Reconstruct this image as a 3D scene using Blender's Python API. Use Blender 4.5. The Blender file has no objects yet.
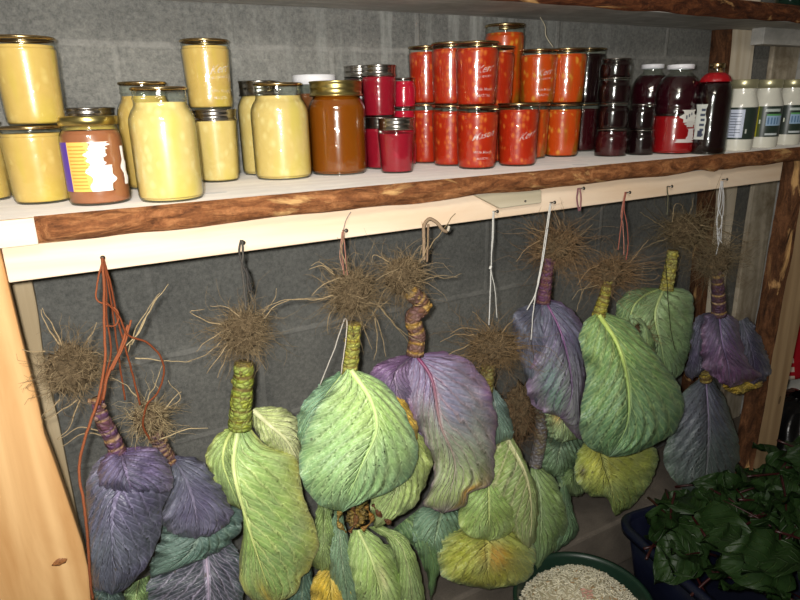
import bpy, math, random
from mathutils import Vector, Matrix, noise as mn
PI = math.pi
sc = bpy.context.scene
col = sc.collection
# ------------------------------------------------------------------ camera solved from the room's vanishing points
F = 622.0
H = 1.58                                   # camera height above the floor
def unit(v): return v / v.length
_D = unit(Vector((40, 1965, F)))
_Z = -_D
_X = Vector((1137, -220, F)); _X = unit(_X - _Z * _X.dot(_Z))
_Y = _Z.cross(_X)
if _Y.z < 0: _Y = -_Y
def ray(px, py):
    c = Vector((px - 400, py - 300, F)); return Vector((c.dot(_X), c.dot(_Y), c.dot(_Z)))
CAM = Vector((0, 0, H))
def W(px, py, y):
    r = ray(px, py); return CAM + r * (y / r.y)
def S(px, py, z):
    r = ray(px, py); return CAM + r * ((z - H) / r.z)
def wdir(a, b, c): return Vector((a * _X.x + b * _X.y + c * _X.z, a * _Y.x + b * _Y.y + c * _Y.z, a * _Z.x + b * _Z.y + c * _Z.z))
def project(p):
    d = p - CAM; x = _X.x * d.x + _Y.x * d.y + _Z.x * d.z; y = _X.y * d.x + _Y.y * d.y + _Z.y * d.z; z = _X.z * d.x + _Y.z * d.y + _Z.z * d.z
    return 400 + F * x / z, 300 + F * y / z
cd = bpy.data.cameras.new('camera'); cam = bpy.data.objects.new('camera', cd); col.objects.link(cam)
rx, up, bk = wdir(1, 0, 0), wdir(0, -1, 0), wdir(0, 0, -1)
cam.matrix_world = Matrix(((rx.x, up.x, bk.x, 0), (rx.y, up.y, bk.y, 0), (rx.z, up.z, bk.z, H), (0, 0, 0, 1)))
cd.sensor_width = 36; cd.lens = F / 800 * 36; cd.clip_start = .02
sc.camera = cam
sc.view_settings.view_transform = 'Standard'
sc.view_settings.look = 'None'
# ------------------------------------------------------------------ colours and materials
def lin(c):
    return tuple(((x / 255) / 12.92 if x / 255 <= .04045 else ((x / 255 + .055) / 1.055) ** 2.4) for x in c)
class NT:
    def __init__(s, name):
        s.m = bpy.data.materials.new(name); s.m.use_nodes = True; s.t = s.m.node_tree; s.t.nodes.clear()
        s.out = s.n('ShaderNodeOutputMaterial')
    def n(s, typ, **kw):
        nd = s.t.nodes.new(typ)
        for k, v in kw.items():
            if k.startswith('_'): setattr(nd, k[1:], v)
            else: s.set(nd.inputs[k.replace('__', ' ')], v)
        return nd
    def set(s, sock, v):
        if isinstance(v, bpy.types.NodeSocket): s.t.links.new(v, sock)
        elif isinstance(v, (tuple, list)) and len(v) == 3 and sock.type == 'RGBA': sock.default_value = (*v, 1)
        else: sock.default_value = v
    def math(s, op, a, b=0.0, c=0.0, clamp=False):
        nd = s.t.nodes.new('ShaderNodeMath'); nd.operation = op; nd.use_clamp = clamp
        s.set(nd.inputs[0], a); s.set(nd.inputs[1], b); s.set(nd.inputs[2], c); return nd.outputs[0]
    def mix(s, f, a, b, mode='MIX'):
        nd = s.t.nodes.new('ShaderNodeMix'); nd.data_type = 'RGBA'; nd.blend_type = mode
        s.set(nd.inputs[0], f); s.set(nd.inputs[6], a); s.set(nd.inputs[7], b); return nd.outputs[2]
    def ramp(s, f, stops):
        nd = s.t.nodes.new('ShaderNodeValToRGB'); e = nd.color_ramp.elements
        while len(e) < len(stops): e.new(.5)
        for i, (p, c) in enumerate(stops): e[i].position = p; e[i].color = (*c, 1) if len(c) == 3 else c
        s.set(nd.inputs[0], f); return nd.outputs[0]
    def noise(s, vec, scale, detail=4, rough=.55, dist=0):
        nd = s.n('ShaderNodeTexNoise', Scale=scale, Detail=detail, Roughness=rough, Distortion=dist); s.set(nd.inputs['Vector'], vec); return nd.outputs['Fac']
    def obj(s): return s.n('ShaderNodeTexCoord').outputs['Object']
    def mapv(s, vec, scale=(1, 1, 1), loc=(0, 0, 0)):
        nd = s.t.nodes.new('ShaderNodeMapping'); s.set(nd.inputs[0], vec); nd.inputs['Scale'].default_value = scale; nd.inputs['Location'].default_value = loc; return nd.outputs[0]
    def bump(s, h, strength=.3, dist=.01):
        return s.n('ShaderNodeBump', Height=h, Strength=strength, Distance=dist).outputs[0]
    def bsdf(s, color, rough=.5, metal=0.0, spec=.5, normal=None, coat=0.0, sss=0.0, **kw):
        b = s.t.nodes.new('ShaderNodeBsdfPrincipled')
        s.set(b.inputs['Base Color'], color); s.set(b.inputs['Roughness'], rough); s.set(b.inputs['Metallic'], metal)
        s.set(b.inputs['Specular IOR Level'], spec); b.inputs['Coat Weight'].default_value = coat; b.inputs['Coat Roughness'].default_value = .05
        if normal is not None: s.set(b.inputs['Normal'], normal)
        if sss: b.inputs['Subsurface Weight'].default_value = sss; b.inputs['Subsurface Radius'].default_value = (.02, .012, .006); b.inputs['Subsurface Scale'].default_value = .5
        s.t.links.new(b.outputs[0], s.out.inputs[0]); return b
    def attr(s, nm): return s.n('ShaderNodeVertexColor', _layer_name=nm).outputs[0]

def wood(name, c1, c2, axis=0, scale=1.0, rough=.65, knots=True, grime=None, seed=0, sheen=0):
    t = NT(name); o = t.obj()
    st = [11.0, 11.0, 11.0]; st[axis] = .9
    v = t.mapv(o, tuple(x * scale for x in st), (seed * 3.1, seed * 1.7, seed))
    n1 = t.noise(v, 2.2, 5, .6, 1.2)
    w = t.n('ShaderNodeTexWave', Scale=1.1, Distortion=9.0, Detail=4.0); w.bands_direction = 'DIAGONAL'; t.set(w.inputs['Vector'], v)
    g = t.math('ADD', t.math('MULTIPLY', n1, .75), t.math('MULTIPLY', w.outputs['Fac'], .25))
    c = t.ramp(g, [(.2, lin(c2)), (.75, lin(c1))])
    if knots:
        kv = [3.0, 3.0, 3.0]; kv[axis] = 1.6
        vo = t.n('ShaderNodeTexVoronoi', Scale=1.0); t.set(vo.inputs['Vector'], t.mapv(o, tuple(k * 2 for k in kv), (seed, .3, .2)))
        k = t.math('LESS_THAN', t.math('ADD', vo.outputs['Distance'], t.math('MULTIPLY', n1, .06)), .115)
        c = t.mix(t.math('MULTIPLY', k, .65), c, lin(tuple(x * .5 for x in c2)))
    if grime:
        gn = t.noise(o, 9, 6, .7, .5)
        c = t.mix(t.ramp(gn, [(.4, (0, 0, 0)), (.68, (1, 1, 1))]), c, lin(grime))
    b = t.bsdf(c, rough, normal=t.bump(g, .25, .004), spec=.3)
    b.inputs['Sheen Weight'].default_value = sheen; b.inputs['Sheen Roughness'].default_value = .5
    return t.m
def bark(name, sc1=(6, 22, 14), sc2=(5, 14, 14), cs=((60, 32, 16), (136, 84, 48), (182, 124, 78), (146, 92, 54))):
    t = NT(name); o = t.obj()
    n = t.noise(t.mapv(o, sc1), 2.0, 8, .7, 1.5); n2 = t.noise(t.mapv(o, sc2, (3, 1, 5)), 1.7, 5, .6, .8)
    c = t.ramp(n, [(.28, lin(cs[0])), (.48, lin(cs[1])), (.66, lin(cs[2])), (.8, lin(cs[3]))])
    fl = t.noise(o, 140, 3, .7); c = t.mix(.7, c, t.ramp(fl, [(.3, (.55,) * 3), (.68, (1.15,) * 3)]), 'MULTIPLY')
    c = t.mix(t.ramp(n2, [(.6, (0, 0, 0)), (.68, (1, 1, 1))]), c, lin((205, 160, 104)))
    t.bsdf(c, .75, normal=t.bump(n, .8, .01), spec=.25); return t.m
def concrete(name, c1, c2, s=1.0):
    t = NT(name); o = t.obj(); n = t.noise(o, 5 * s, 8, .65); f = t.noise(o, 160 * s, 3, .7)
    c = t.mix(.35, t.ramp(n, [(.3, lin(c1)), (.7, lin(c2))]), t.ramp(f, [(.3, lin(c1)), (.7, lin(c2))]))
    t.bsdf(c, .9, normal=t.bump(f, .4, .003), spec=.2); return t.m
def simple(name, c, rough=.5, metal=0.0, var=.12, scale=40, spec=.5, coat=0.0, sss=0.0, bump=0.0):
    t = NT(name); n = t.noise(t.obj(), scale, 4)
    cc = lin(c); c2 = tuple(x * (1 - var * 2) for x in cc)
    t.bsdf(t.ramp(n, [(.3, c2), (.7, cc)]), rough, metal, spec, coat=coat, sss=sss, normal=t.bump(n, bump, .003) if bump else None); return t.m
def blockwall(name):
    t = NT(name); o = t.obj()
    v = t.mapv(o, (1, 1, 1)); sx = t.n('ShaderNodeSeparateXYZ', Vector=v)
    wob = t.noise(o, 14, 3)
    x = t.math('SUBTRACT', sx.outputs[0], .18 - .4766 * 4); z = t.math('SUBTRACT', sx.outputs[2], H + .1245 - .2268 * 10 )
    z = t.math('ADD', z, t.math('MULTIPLY', t.math('SUBTRACT', wob, .5), .012))
    cb = t.n('ShaderNodeCombineXYZ', X=x, Y=z)
    b = t.n('ShaderNodeTexBrick', Scale=1.0, Vector=cb.outputs[0]); b.offset = .5
    b.inputs['Mortar Size'].default_value = .009; b.inputs['Mortar Smooth'].default_value = .6
    b.inputs['Brick Width'].default_value = .4766; b.inputs['Row Height'].default_value = .2268; b.inputs['Bias'].default_value = 0
    n = t.noise(o, 4, 7, .6); f = t.noise(o, 130, 3, .8)
    base = t.mix(.45, t.ramp(n, [(.3, lin((96, 97, 95))), (.7, lin((130, 130, 125)))]), t.ramp(f, [(.3, lin((74, 75, 73))), (.72, lin((168, 166, 158)))]))
    m = t.math('MULTIPLY', b.outputs['Fac'], t.ramp(t.noise(o, 9, 4), [(.35, (.03,) * 3), (.7, (.5,) * 3)]))
    c = t.mix(m, base, lin((168, 166, 160)))
    # lime runs under the upper shelf, roughly the middle of the wall
    st = t.noise(t.mapv(o, (26, 1, 2.2)), 1.0, 5, .65)
    dx = t.math('ABSOLUTE', t.math('SUBTRACT', sx.outputs[0], .95))
    zone = t.math('MULTIPLY', t.math('SUBTRACT', 1.0, t.math('DIVIDE', dx, .75), clamp=True), t.math('MULTIPLY', t.math('SUBTRACT', sx.outputs[2], H - .05), 5.0, clamp=True), clamp=True)
    c = t.mix(t.math('MULTIPLY', zone, t.ramp(st, [(.45, (0,) * 3), (.65, (.8,) * 3)])), c, lin((176, 178, 172)))
    lo = t.math('SUBTRACT', 1.0, t.math('MULTIPLY', t.math('SUBTRACT', sx.outputs[2], H - .35), 5.0, clamp=True), clamp=True)   # darker low down
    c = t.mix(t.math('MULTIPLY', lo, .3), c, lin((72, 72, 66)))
    hb = t.math('ADD', t.math('MULTIPLY', b.outputs['Fac'], .6), t.math('MULTIPLY', f, .5))
    t.bsdf(c, .92, normal=t.bump(hb, .5, .006), spec=.15); return t.m
def leafmat(name):
    t = NT(name)
    uv = t.n('ShaderNodeUVMap', _uv_map='UVMap').outputs[0]; sp = t.n('ShaderNodeSeparateXYZ', Vector=uv)
    s = t.math('ABSOLUTE', t.math('SUBTRACT', t.math('MULTIPLY', sp.outputs[0], 2.0), 1.0)); v = sp.outputs[1]
    o = t.obj(); n = t.noise(o, 26, 4); nf = t.noise(o, 90, 4)
    wm = t.math('MULTIPLY', t.math('SUBTRACT', 1.05, v), .105)
    mid = t.math('SUBTRACT', 1.0, t.math('DIVIDE', s, wm), clamp=True); mid = t.math('POWER', mid, .5)
    sd = t.math('MULTIPLY', t.math('SIGN', t.math('SUBTRACT', sp.outputs[0], .5)), .23)
    def veins(N, k, w, p):
        ph = t.math('ADD', t.math('SUBTRACT', t.math('MULTIPLY', v, N), t.math('MULTIPLY', t.math('POWER', s, p), k)), t.math('ADD', t.math('MULTIPLY', n, 1.1), sd))
        d = t.math('ABSOLUTE', t.math('SUBTRACT', t.math('FRACT', ph), .5))
        return t.math('SUBTRACT', 1.0, t.math('DIVIDE', d, w), clamp=True)
    v1 = t.math('MULTIPLY', veins(8.0, 4.2, .17, .85), t.math('SUBTRACT', 1.0, t.math('MULTIPLY', s, .55)))
    v2 = t.math('MULTIPLY', veins(29.0, 6.5, .24, .7), .40)
    mp = t.mapv(uv, (13, 17, 1)); vo = t.n('ShaderNodeTexVoronoi', Scale=1.0, _feature='DISTANCE_TO_EDGE'); t.set(vo.inputs['Vector'], t.mix(.12, mp, t.n('ShaderNodeTexNoise', Scale=40.0, Vector=o).outputs['Color'], 'ADD'))
    v3 = t.math('MULTIPLY', t.math('SUBTRACT', 1.0, t.math('DIVIDE', vo.outputs['Distance'], .12), clamp=True), .12)
    side = t.math('MAXIMUM', t.math('MAXIMUM', v1, v2), v3)
    vm = t.math('MAXIMUM', t.math('MULTIPLY', side, .8), t.math('MULTIPLY', mid, .95))
    base = t.attr('Col')
    base = t.mix(.75, base, t.ramp(n, [(.3, (.7, .7, .7)), (.7, (1.0, 1.0, 1.0))]), 'MULTIPLY')
    base = t.mix(.5, base, t.ramp(nf, [(.3, (.7, .7, .7)), (.7, (1.1, 1.1, 1.1))]), 'MULTIPLY')
    rim = t.math('DIVIDE', t.math('SUBTRACT', s, .95), .05, clamp=True); base = t.mix(t.math('MULTIPLY', rim, .55), base, (.05, .05, .05), 'MIX')  # leaf margin darkened in colour, standing for its thin shadow outline
    spots = t.ramp(t.noise(o, 55, 2), [(.70, (0,) * 3), (.76, (.7,) * 3)])
    c = t.mix(vm, base, t.attr('Vein'))
    c = t.mix(spots, c, lin((70, 60, 35)))
    c = t.mix(t.math('MULTIPLY', t.ramp(t.noise(o, 11, 3), [(.35, (0,) * 3), (.7, (1,) * 3)]), .22), c, lin((142, 156, 150)))
    h = t.math('ADD', t.math('MULTIPLY', mid, 1.2), t.math('ADD', t.math('MULTIPLY', side, .6), t.math('MULTIPLY', nf, .5)))
    c = t.n('ShaderNodeHueSaturation', Saturation=.97, Value=1.2, Color=c).outputs[0]
    t.bsdf(c, .44, normal=t.bump(h, .85, .005), spec=.5); return t.m
def vcol(name, rough=.6, spec=.4, coat=0.0, bump=.2, nscale=60, var=.35):
    t = NT(name); o = t.obj(); n = t.noise(o, nscale, 5, .65)
    c = t.mix(var, t.attr('Col'), t.ramp(n, [(.25, (.35,) * 3), (.7, (1.25,) * 3)]), 'MULTIPLY')
    t.bsdf(c, rough, normal=t.bump(n, bump, .003), spec=spec, coat=coat); return t.m
def chunky(name, c1, c2, c3, scale=90, rough=.25, amount=.35, c4=None):
    t = NT(name); o = t.obj()
    n = t.noise(o, scale * .6, 4, .6); n2 = t.noise(t.mapv(o, (1, 1, .35)), scale * .22, 2, .5, .6)
    vo = t.n('ShaderNodeTexVoronoi', Scale=scale * 1.1, Randomness=1.0); t.set(vo.inputs['Vector'], t.mapv(o, (1, 1, .75)))
    sel = t.n('ShaderNodeSeparateColor', Color=vo.outputs['Color']).outputs[0]
    ch = t.math('MULTIPLY', t.math('GREATER_THAN', sel, 1 - amount), t.math('SUBTRACT', 1.0, t.math('MULTIPLY', vo.outputs['Distance'], 1.5), clamp=True))
    c = t.mix(n, lin(c1), lin(c2)); c = t.mix(ch, c, lin(c3))
    if c4: c = t.mix(t.ramp(n2, [(.52, (0,) * 3), (.66, (.75,) * 3)]), c, lin(c4))
    t.bsdf(c, rough, spec=.4, coat=.25, normal=t.bump(n, .15, .002)); return t.m
def glassmat(name, tint=(.97, 1, .97), edge=(.30, .32, .28), gl=1.0):
    t = NT(name)
    lw = t.n('ShaderNodeLayerWeight', Blend=.5)
    e = t.math('POWER', lw.outputs['Facing'], 4.0)
    tr = t.n('ShaderNodeBsdfTransparent', Color=t.mix(e, tint, edge))
    n = t.noise(t.obj(), 45, 2)
    g = t.n('ShaderNodeBsdfGlossy', Color=(gl, gl, gl), Roughness=.07, Normal=t.bump(n, .5, .004))
    fr = t.math('ADD', t.math('MULTIPLY', t.math('POWER', lw.outputs['Facing'], 5.0), .6), .05)
    mx = t.n('ShaderNodeMixShader', Fac=fr)
    t.t.links.new(tr.outputs[0], mx.inputs[1]); t.t.links.new(g.outputs[0], mx.inputs[2]); t.t.links.new(mx.outputs[0], t.out.inputs[0]); return t.m
def raisedmat(name):
    t = NT(name)
    tr = t.n('ShaderNodeBsdfTransparent', Color=(1, 1, 1)); g = t.n('ShaderNodeBsdfPrincipled', Roughness=.25)
    g.inputs['Base Color'].default_value = (.95, .93, .9, 1)  # whitish colour paints glints onto the clear glass letters
    mx = t.n('ShaderNodeMixShader', Fac=t.math('MULTIPLY', t.ramp(t.noise(t.obj(), 130, 2), [(.3, (.1,) * 3), (.65, (1,) * 3)]), .42))
    t.t.links.new(tr.outputs[0], mx.inputs[1]); t.t.links.new(g.outputs[0], mx.inputs[2]); t.t.links.new(mx.outputs[0], t.out.inputs[0]); return t.m

M = {}
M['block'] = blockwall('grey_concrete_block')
M['floor'] = concrete('dark_concrete', (62, 58, 52), (96, 90, 82))
M['ledge'] = concrete('footing_concrete', (88, 82, 74), (132, 122, 110), 1.6)
M['plaster'] = concrete('pale_plaster', (186, 184, 176), (206, 204, 196))
M['shelfwood'] = wood('pale_rough_pine', (250, 240, 224), (222, 206, 186), 0, grime=(216, 204, 188), seed=1, sheen=.4)
M['shelfgrey'] = wood('grey_rough_pine', (246, 236, 222), (214, 200, 182), 0, grime=(204, 194, 180), seed=2, sheen=.4)
M['railwood'] = wood('planed_spruce', (246, 224, 198), (228, 198, 164), 0, seed=3)
M['rearbright'] = wood('brightened_upright_pine', (240, 228, 206), (214, 196, 166), 2, seed=12)  # upright pine with its colour lightened to offset weak light at the back
M['knot'] = simple('brown_knot', (176, 116, 66), .6, 0, .3, 300)
M['plank'] = wood('orange_live_edge_plank', (232, 190, 134), (188, 136, 80), 2, .8, seed=4)
M['rearpine'] = wood('pale_upright_pine', (216, 196, 160), (178, 154, 116), 2, seed=5)
M['postpine'] = wood('dull_upright_pine', (196, 166, 126), (160, 128, 92), 2, .8, seed=6)
M['greywood'] = wood('weathered_grey_board', (210, 198, 176), (164, 152, 132), 2, 1.0, grime=(136, 120, 96), seed=7)
M['topunder'] = wood('grey_sawn_underside', (206, 204, 198), (174, 172, 166), 0, grime=(160, 158, 152), seed=8)
M['bark'] = bark('brown_bark'); M['barkv'] = bark('upright_brown_bark', (16, 16, 4), (10, 10, 3), ((26, 15, 8), (84, 52, 30), (124, 82, 52), (92, 58, 36)))
M['offcut'] = wood('grey_beige_offcut', (206, 194, 168), (176, 164, 138), 0, seed=9)
M['barktop'] = bark('dark_red_bark', cs=((26, 13, 8), (92, 50, 28), (140, 84, 50), (100, 54, 32)))
M['nail'] = simple('dull_steel', (120, 116, 108), .4, .9)
M['leaf'] = leafmat('cabbage_leaf')
def stemmat():
    t = NT('scarred_stalk'); o = t.obj(); n = t.noise(o, 120, 5, .65)
    vo = t.n('ShaderNodeTexVoronoi', Scale=1.0, _feature='DISTANCE_TO_EDGE'); vc = t.n('ShaderNodeTexVoronoi', Scale=1.0); v = t.mapv(o, (75, 75, 120))
    v = t.mix(.25, v, t.n('ShaderNodeTexNoise', Scale=70.0, Vector=o).outputs['Color'], 'ADD'); t.set(vo.inputs['Vector'], v); t.set(vc.inputs['Vector'], v)
    e = t.math('SUBTRACT', 1.0, t.math('DIVIDE', vo.outputs['Distance'], .16), clamp=True); k = t.n('ShaderNodeSeparateColor', Color=vc.outputs['Color']).outputs[0]
    c = t.mix(.7, t.attr('Col'), t.ramp(n, [(.25, (.4,) * 3), (.7, (1.2,) * 3)]), 'MULTIPLY')
    c = t.mix(t.math('MULTIPLY', t.math('GREATER_THAN', k, .6), .5), c, lin((190, 176, 96)), 'OVERLAY')
    c = t.mix(t.math('MULTIPLY', e, .6), c, lin((74, 54, 32)))
    t.bsdf(c, .6, normal=t.bump(t.math('ADD', n, t.math('MULTIPLY', vo.outputs['Distance'], 2.0)), .8, .004), spec=.35); return t.m
M['stem'] = stemmat()
M['midrib'] = vcol('pale_midrib', .45, .45, bump=.15, nscale=90, var=.25)
M['root'] = vcol('dry_root', .85, .15, bump=.3, nscale=200, var=.7)
M['soil'] = simple('soil_clotted_root_mat', (104, 88, 66), .95, var=.36, scale=150, spec=.1, bump=1.0)
M['twine'] = vcol('twisted_twine', .8, .2, bump=.5, nscale=500, var=.5)
M['print'] = vcol('printed_paper', .35, .5, bump=.0, var=.06)
M['glass'] = glassmat('clear_jar_glass')
M['raised'] = raisedmat('raised_glass_lettering')
M['lid_gold'] = simple('brushed_gold_tin', (206, 188, 120), .3, 1.0, .1)
M['lid_bronze'] = simple('lacquered_tin', (196, 172, 128), .25, 1.0, .1)
M['lid_silver'] = simple('zinc_band', (176, 172, 166), .25, 1.0, .12)
M['lid_pale'] = simple('pale_gold_lid', (206, 200, 160), .35, .7, .1)
M['lid_white'] = simple('white_enamel_lid', (236, 236, 240), .4, 0, .03)
M['yellow'] = chunky('yellow_apple_sauce', (196, 160, 84), (214, 180, 106), (220, 192, 120), 80, .3, .25, (200, 174, 76))
M['yellowpale'] = chunky('pale_yellow_fruit_puree', (212, 182, 108), (226, 200, 132), (232, 212, 150), 80, .3, .25, (210, 188, 94))
M['cocoa'] = simple('brown_nut_spread', (158, 98, 66), .3, 0, .06, 60)
M['honey'] = simple('dark_amber_honey', (134, 70, 10), .18, 0, .03, 6, coat=.4, sss=.3)
M['brownsauce'] = simple('brown_syrup', (110, 62, 30), .3, 0, .05)
M['salsa'] = chunky('red_tomato_salsa', (156, 30, 10), (186, 48, 20), (214, 112, 46), 100, .3, .3, (176, 52, 18))
M['relish'] = chunky('orange_vegetable_relish', (186, 58, 12), (206, 82, 22), (226, 160, 60), 80, .3, .35, (136, 96, 22))
M['crimson'] = chunky('crimson_jelly', (130, 16, 34), (158, 26, 46), (176, 40, 62), 50, .2, .2)
M['redjam'] = chunky('bright_red_jam', (176, 18, 44), (196, 28, 58), (206, 50, 80), 60, .25, .2)
M['darkjam'] = chunky('dark_berry_jam', (18, 5, 8), (26, 7, 11), (34, 10, 15), 70, .2, .2)
M['winejam'] = chunky('wine_red_jam', (48, 8, 14), (62, 11, 20), (74, 20, 28), 70, .2, .2)
M['juicedark'] = simple('dark_grape_juice', (46, 7, 18), .2, 0, .1, coat=.3)
M['juicered'] = simple('settled_red_juice', (150, 16, 22), .25, 0, .06, coat=.2)
M['blackjuice'] = simple('near_black_juice', (24, 5, 9), .15, 0, .1, coat=.3)
M['shrink'] = simple('red_seal_collar', (170, 18, 28), .35, 0, .1, 200, bump=.5)
M['mayo'] = simple('off_white_dressing', (222, 220, 206), .25, 0, .04, coat=.4)
M['grass'] = simple('dry_straw', (200, 190, 160), .8)
M['navy'] = simple('navy_plastic', (20, 24, 44), .38, 0, .1)
M['greenplastic'] = simple('dark_green_plastic', (30, 54, 42), .4, 0, .1)
M['grain'] = vcol('pale_grain', .6, .3, var=.25)
M['bag'] = simple('black_bin_liner', (16, 16, 18), .28, 0, .2, 20, bump=.9)
M['darkglass'] = simple('dark_green_glass', (20, 44, 34), .1, 0, .1, coat=.5)
def beetmat():
    t = NT('beet_green_leaf')
    uv = t.n('ShaderNodeUVMap', _uv_map='UVMap').outputs[0]; sp = t.n('ShaderNodeSeparateXYZ', Vector=uv)
    s = t.math('ABSOLUTE', t.math('SUBTRACT', t.math('MULTIPLY', sp.outputs[0], 2.0), 1.0))
    ph = t.math('SUBTRACT', t.math('MULTIPLY', sp.outputs[1], 7.0), t.math('MULTIPLY', s, 3.0))
    d = t.math('ABSOLUTE', t.math('SUBTRACT', t.math('FRACT', ph), .5))
    vm = t.math('SUBTRACT', 1.0, t.math('DIVIDE', d, .1), clamp=True)
    n = t.noise(t.obj(), 18, 4)
    c = t.mix(n, lin((13, 30, 11)), lin((46, 72, 32)))
    c = t.mix(t.math('MULTIPLY', vm, .3), c, lin((70, 88, 46)))
    t.bsdf(c, .5, spec=.3, normal=t.bump(t.math('ADD', vm, n), .6, .004)); return t.m
M['beet'] = beetmat()
M['beetstalk'] = simple('beet_red_stalk', (58, 22, 22), .4, 0, .2)
def sackmat():
    t = NT('red_checked_cloth'); o = t.obj(); sp = t.n('ShaderNodeSeparateXYZ', Vector=o)
    a = t.math('GREATER_THAN', t.math('FRACT', t.math('MULTIPLY', t.math('ADD', sp.outputs[1], sp.outputs[0]), 24.0)), .55)
    b = t.math('GREATER_THAN', t.math('FRACT', t.math('MULTIPLY', sp.outputs[2], 24.0)), .55)
    c = t.mix(t.math('MAXIMUM', a, b), lin((216, 196, 180)), lin((170, 20, 34)))
    t.bsdf(c, .8, spec=.2); return t.m
M['check'] = sackmat()
# ------------------------------------------------------------------ mesh builder
class MB:
    def __init__(s): s.v = []; s.f = []; s.c = []; s.c2 = []; s.uv = []; s.mi = []
    def vert(s, p, c=(1, 1, 1), c2=(1, 1, 1), uv=(0, 0)):
        s.v.append(Vector(p)); s.c.append(c); s.c2.append(c2); s.uv.append(uv); return len(s.v) - 1
    def tube(s, pts, rad, n=6, c=(1, 1, 1), cap=True, cs=None):
        pts = [Vector(p) for p in pts]; m = len(pts); base = len(s.v); a = None
        for i, p in enumerate(pts):
            d = (pts[min(i + 1, m - 1)] - pts[max(i - 1, 0)])
            d = d.normalized() if d.length > 1e-9 else Vector((0, 0, 1))
            if a is None: a = d.orthogonal().normalized()
            else:
                a = a - d * a.dot(d); a = a.normalized() if a.length > 1e-6 else d.orthogonal().normalized()
            b = d.cross(a); r = rad[i] if isinstance(rad, (list, tuple)) else rad
            cc = cs[i] if cs else c
            for k in range(n):
                t = 2 * PI * k / n; s.vert(p + a * (r * math.cos(t)) + b * (r * math.sin(t)), cc)
        for i in range(m - 1):
            for k in range(n):
                q = base + i * n; s.f.append((q + k, q + (k + 1) % n, q + n + (k + 1) % n, q + n + k))
        if cap: s.f.append(tuple(base + k for k in range(n))[::-1]); s.f.append(tuple(base + (m - 1) * n + k for k in range(n)))
    def lathe(s, prof, ctr, n=40, c=(1, 1, 1), cf=None, wob=None):
        base = len(s.v); ctr = Vector(ctr)
        for i, (r, z) in enumerate(prof):
            for k in range(n):
                t = 2 * PI * k / n; rr = max(r, .0002) * (1 + (wob(t, z) if wob else 0))
                s.vert(ctr + Vector((rr * math.cos(t), rr * math.sin(t), z)), cf(i, t) if cf else c, uv=(k / n, i / max(1, len(prof) - 1)))
        for i in range(len(prof) - 1):
            for k in range(n):
                q = base + i * n; s.f.append((q + k, q + (k + 1) % n, q + n + (k + 1) % n, q + n + k))
    def box(s, lo, hi, c=(1, 1, 1)):
        b = len(s.v)
        for x in (lo[0], hi[0]):
            for y in (lo[1], hi[1]):
                for z in (lo[2], hi[2]): s.vert((x, y, z), c)
        for q in ((0, 1, 3, 2), (4, 6, 7, 5), (0, 4, 5, 1), (2, 3, 7, 6), (0, 2, 6, 4), (1, 5, 7, 3)): s.f.append(tuple(b + i for i in q))
    def prism(s, poly, y0, y1, c=(1, 1, 1)):   # polygon in XZ extruded in Y
        n = len(poly); b = len(s.v)
        for y in (y0, y1):
            for x, z in poly: s.vert((x, y, z), c)
        s.f.append(tuple(b + i for i in range(n))); s.f.append(tuple(b + n + i for i in range(n))[::-1])
        for i in range(n): s.f.append((b + i, b + n + i, b + n + (i + 1) % n, b + (i + 1) % n))
    def grid(s, rows):   # rows of (p,c,c2,uv)
        b = len(s.v); m = len(rows[0])
        for r in rows:
            for a in r: s.vert(*a)
        for i in range(len(rows) - 1):
            for j in range(m - 1): q = b + i * m + j; s.f.append((q, q + 1, q + m + 1, q + m))
    def ell(s, c, r, nu=20, nv=14, col=(1, 1, 1), dis=0, seed=0, fr=8):
        c = Vector(c); rows = []
        for i in range(nv + 1):
            th = PI * i / nv; row = []
            for j in range(nu + 1):
                ph = 2 * PI * (j % nu) / nu
                d = Vector((math.sin(th) * math.cos(ph), math.sin(th) * math.sin(ph), -math.cos(th)))
                k = 1 + dis * mn.noise(d * fr * .3 + Vector((seed * 7.3, 1, 2)))
                row.append((c + Vector((d.x * r[0], d.y * r[1], d.z * r[2])) * k, col, col, (j / nu, i / nv)))
            rows.append(row)
        s.grid(rows)
    def build(s, name, mat, parent=None, smooth=True, bevel=0, origin=None, loose=False):
        org = parent_origin(parent) if parent is not None else (Vector(origin) if origin is not None else s.base())
        me = bpy.data.meshes.new(name)
        me.from_pydata([v - org for v in s.v], [], s.f)
        for nm, data in (('Col', s.c), ('Vein', s.c2)):
            a = me.color_attributes.new(nm, 'FLOAT_COLOR', 'POINT'); buf = []
            for x in data: buf.extend((x[0], x[1], x[2], 1))
            a.data.foreach_set('color', buf)
        ul = me.uv_layers.new(name='UVMap'); vi = [0] * len(me.loops); me.loops.foreach_get('vertex_index', vi); buf = []
        for i in vi: buf.extend(s.uv[i])
        ul.data.foreach_set('uv', buf)
        me.materials.append(mat)
        me.polygons.foreach_set('use_smooth', [smooth] * len(me.polygons)); me.update()
        o = bpy.data.objects.new(name, me); col.objects.link(o)
        if parent is not None: o.parent = parent
        else: o.location = org
        ORG[o.name] = org
        if bevel:
            b = o.modifiers.new('bevel', 'BEVEL'); b.width = bevel; b.segments = 2; b.limit_method = 'ANGLE'
        return o
    def base(s):
        xs = [v.x for v in s.v]; ys = [v.y for v in s.v]; zs = [v.z for v in s.v]
        return Vector(((min(xs) + max(xs)) / 2, (min(ys) + max(ys)) / 2, min(zs)))
ORG = {}
def parent_origin(p): return ORG[p.name]
def tag(o, label=None, cat=None, group=None, kind=None):
    if label: o['label'] = label
    if cat: o['category'] = cat
    if group: o['group'] = group
    if kind: o['kind'] = kind
    return o
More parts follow.
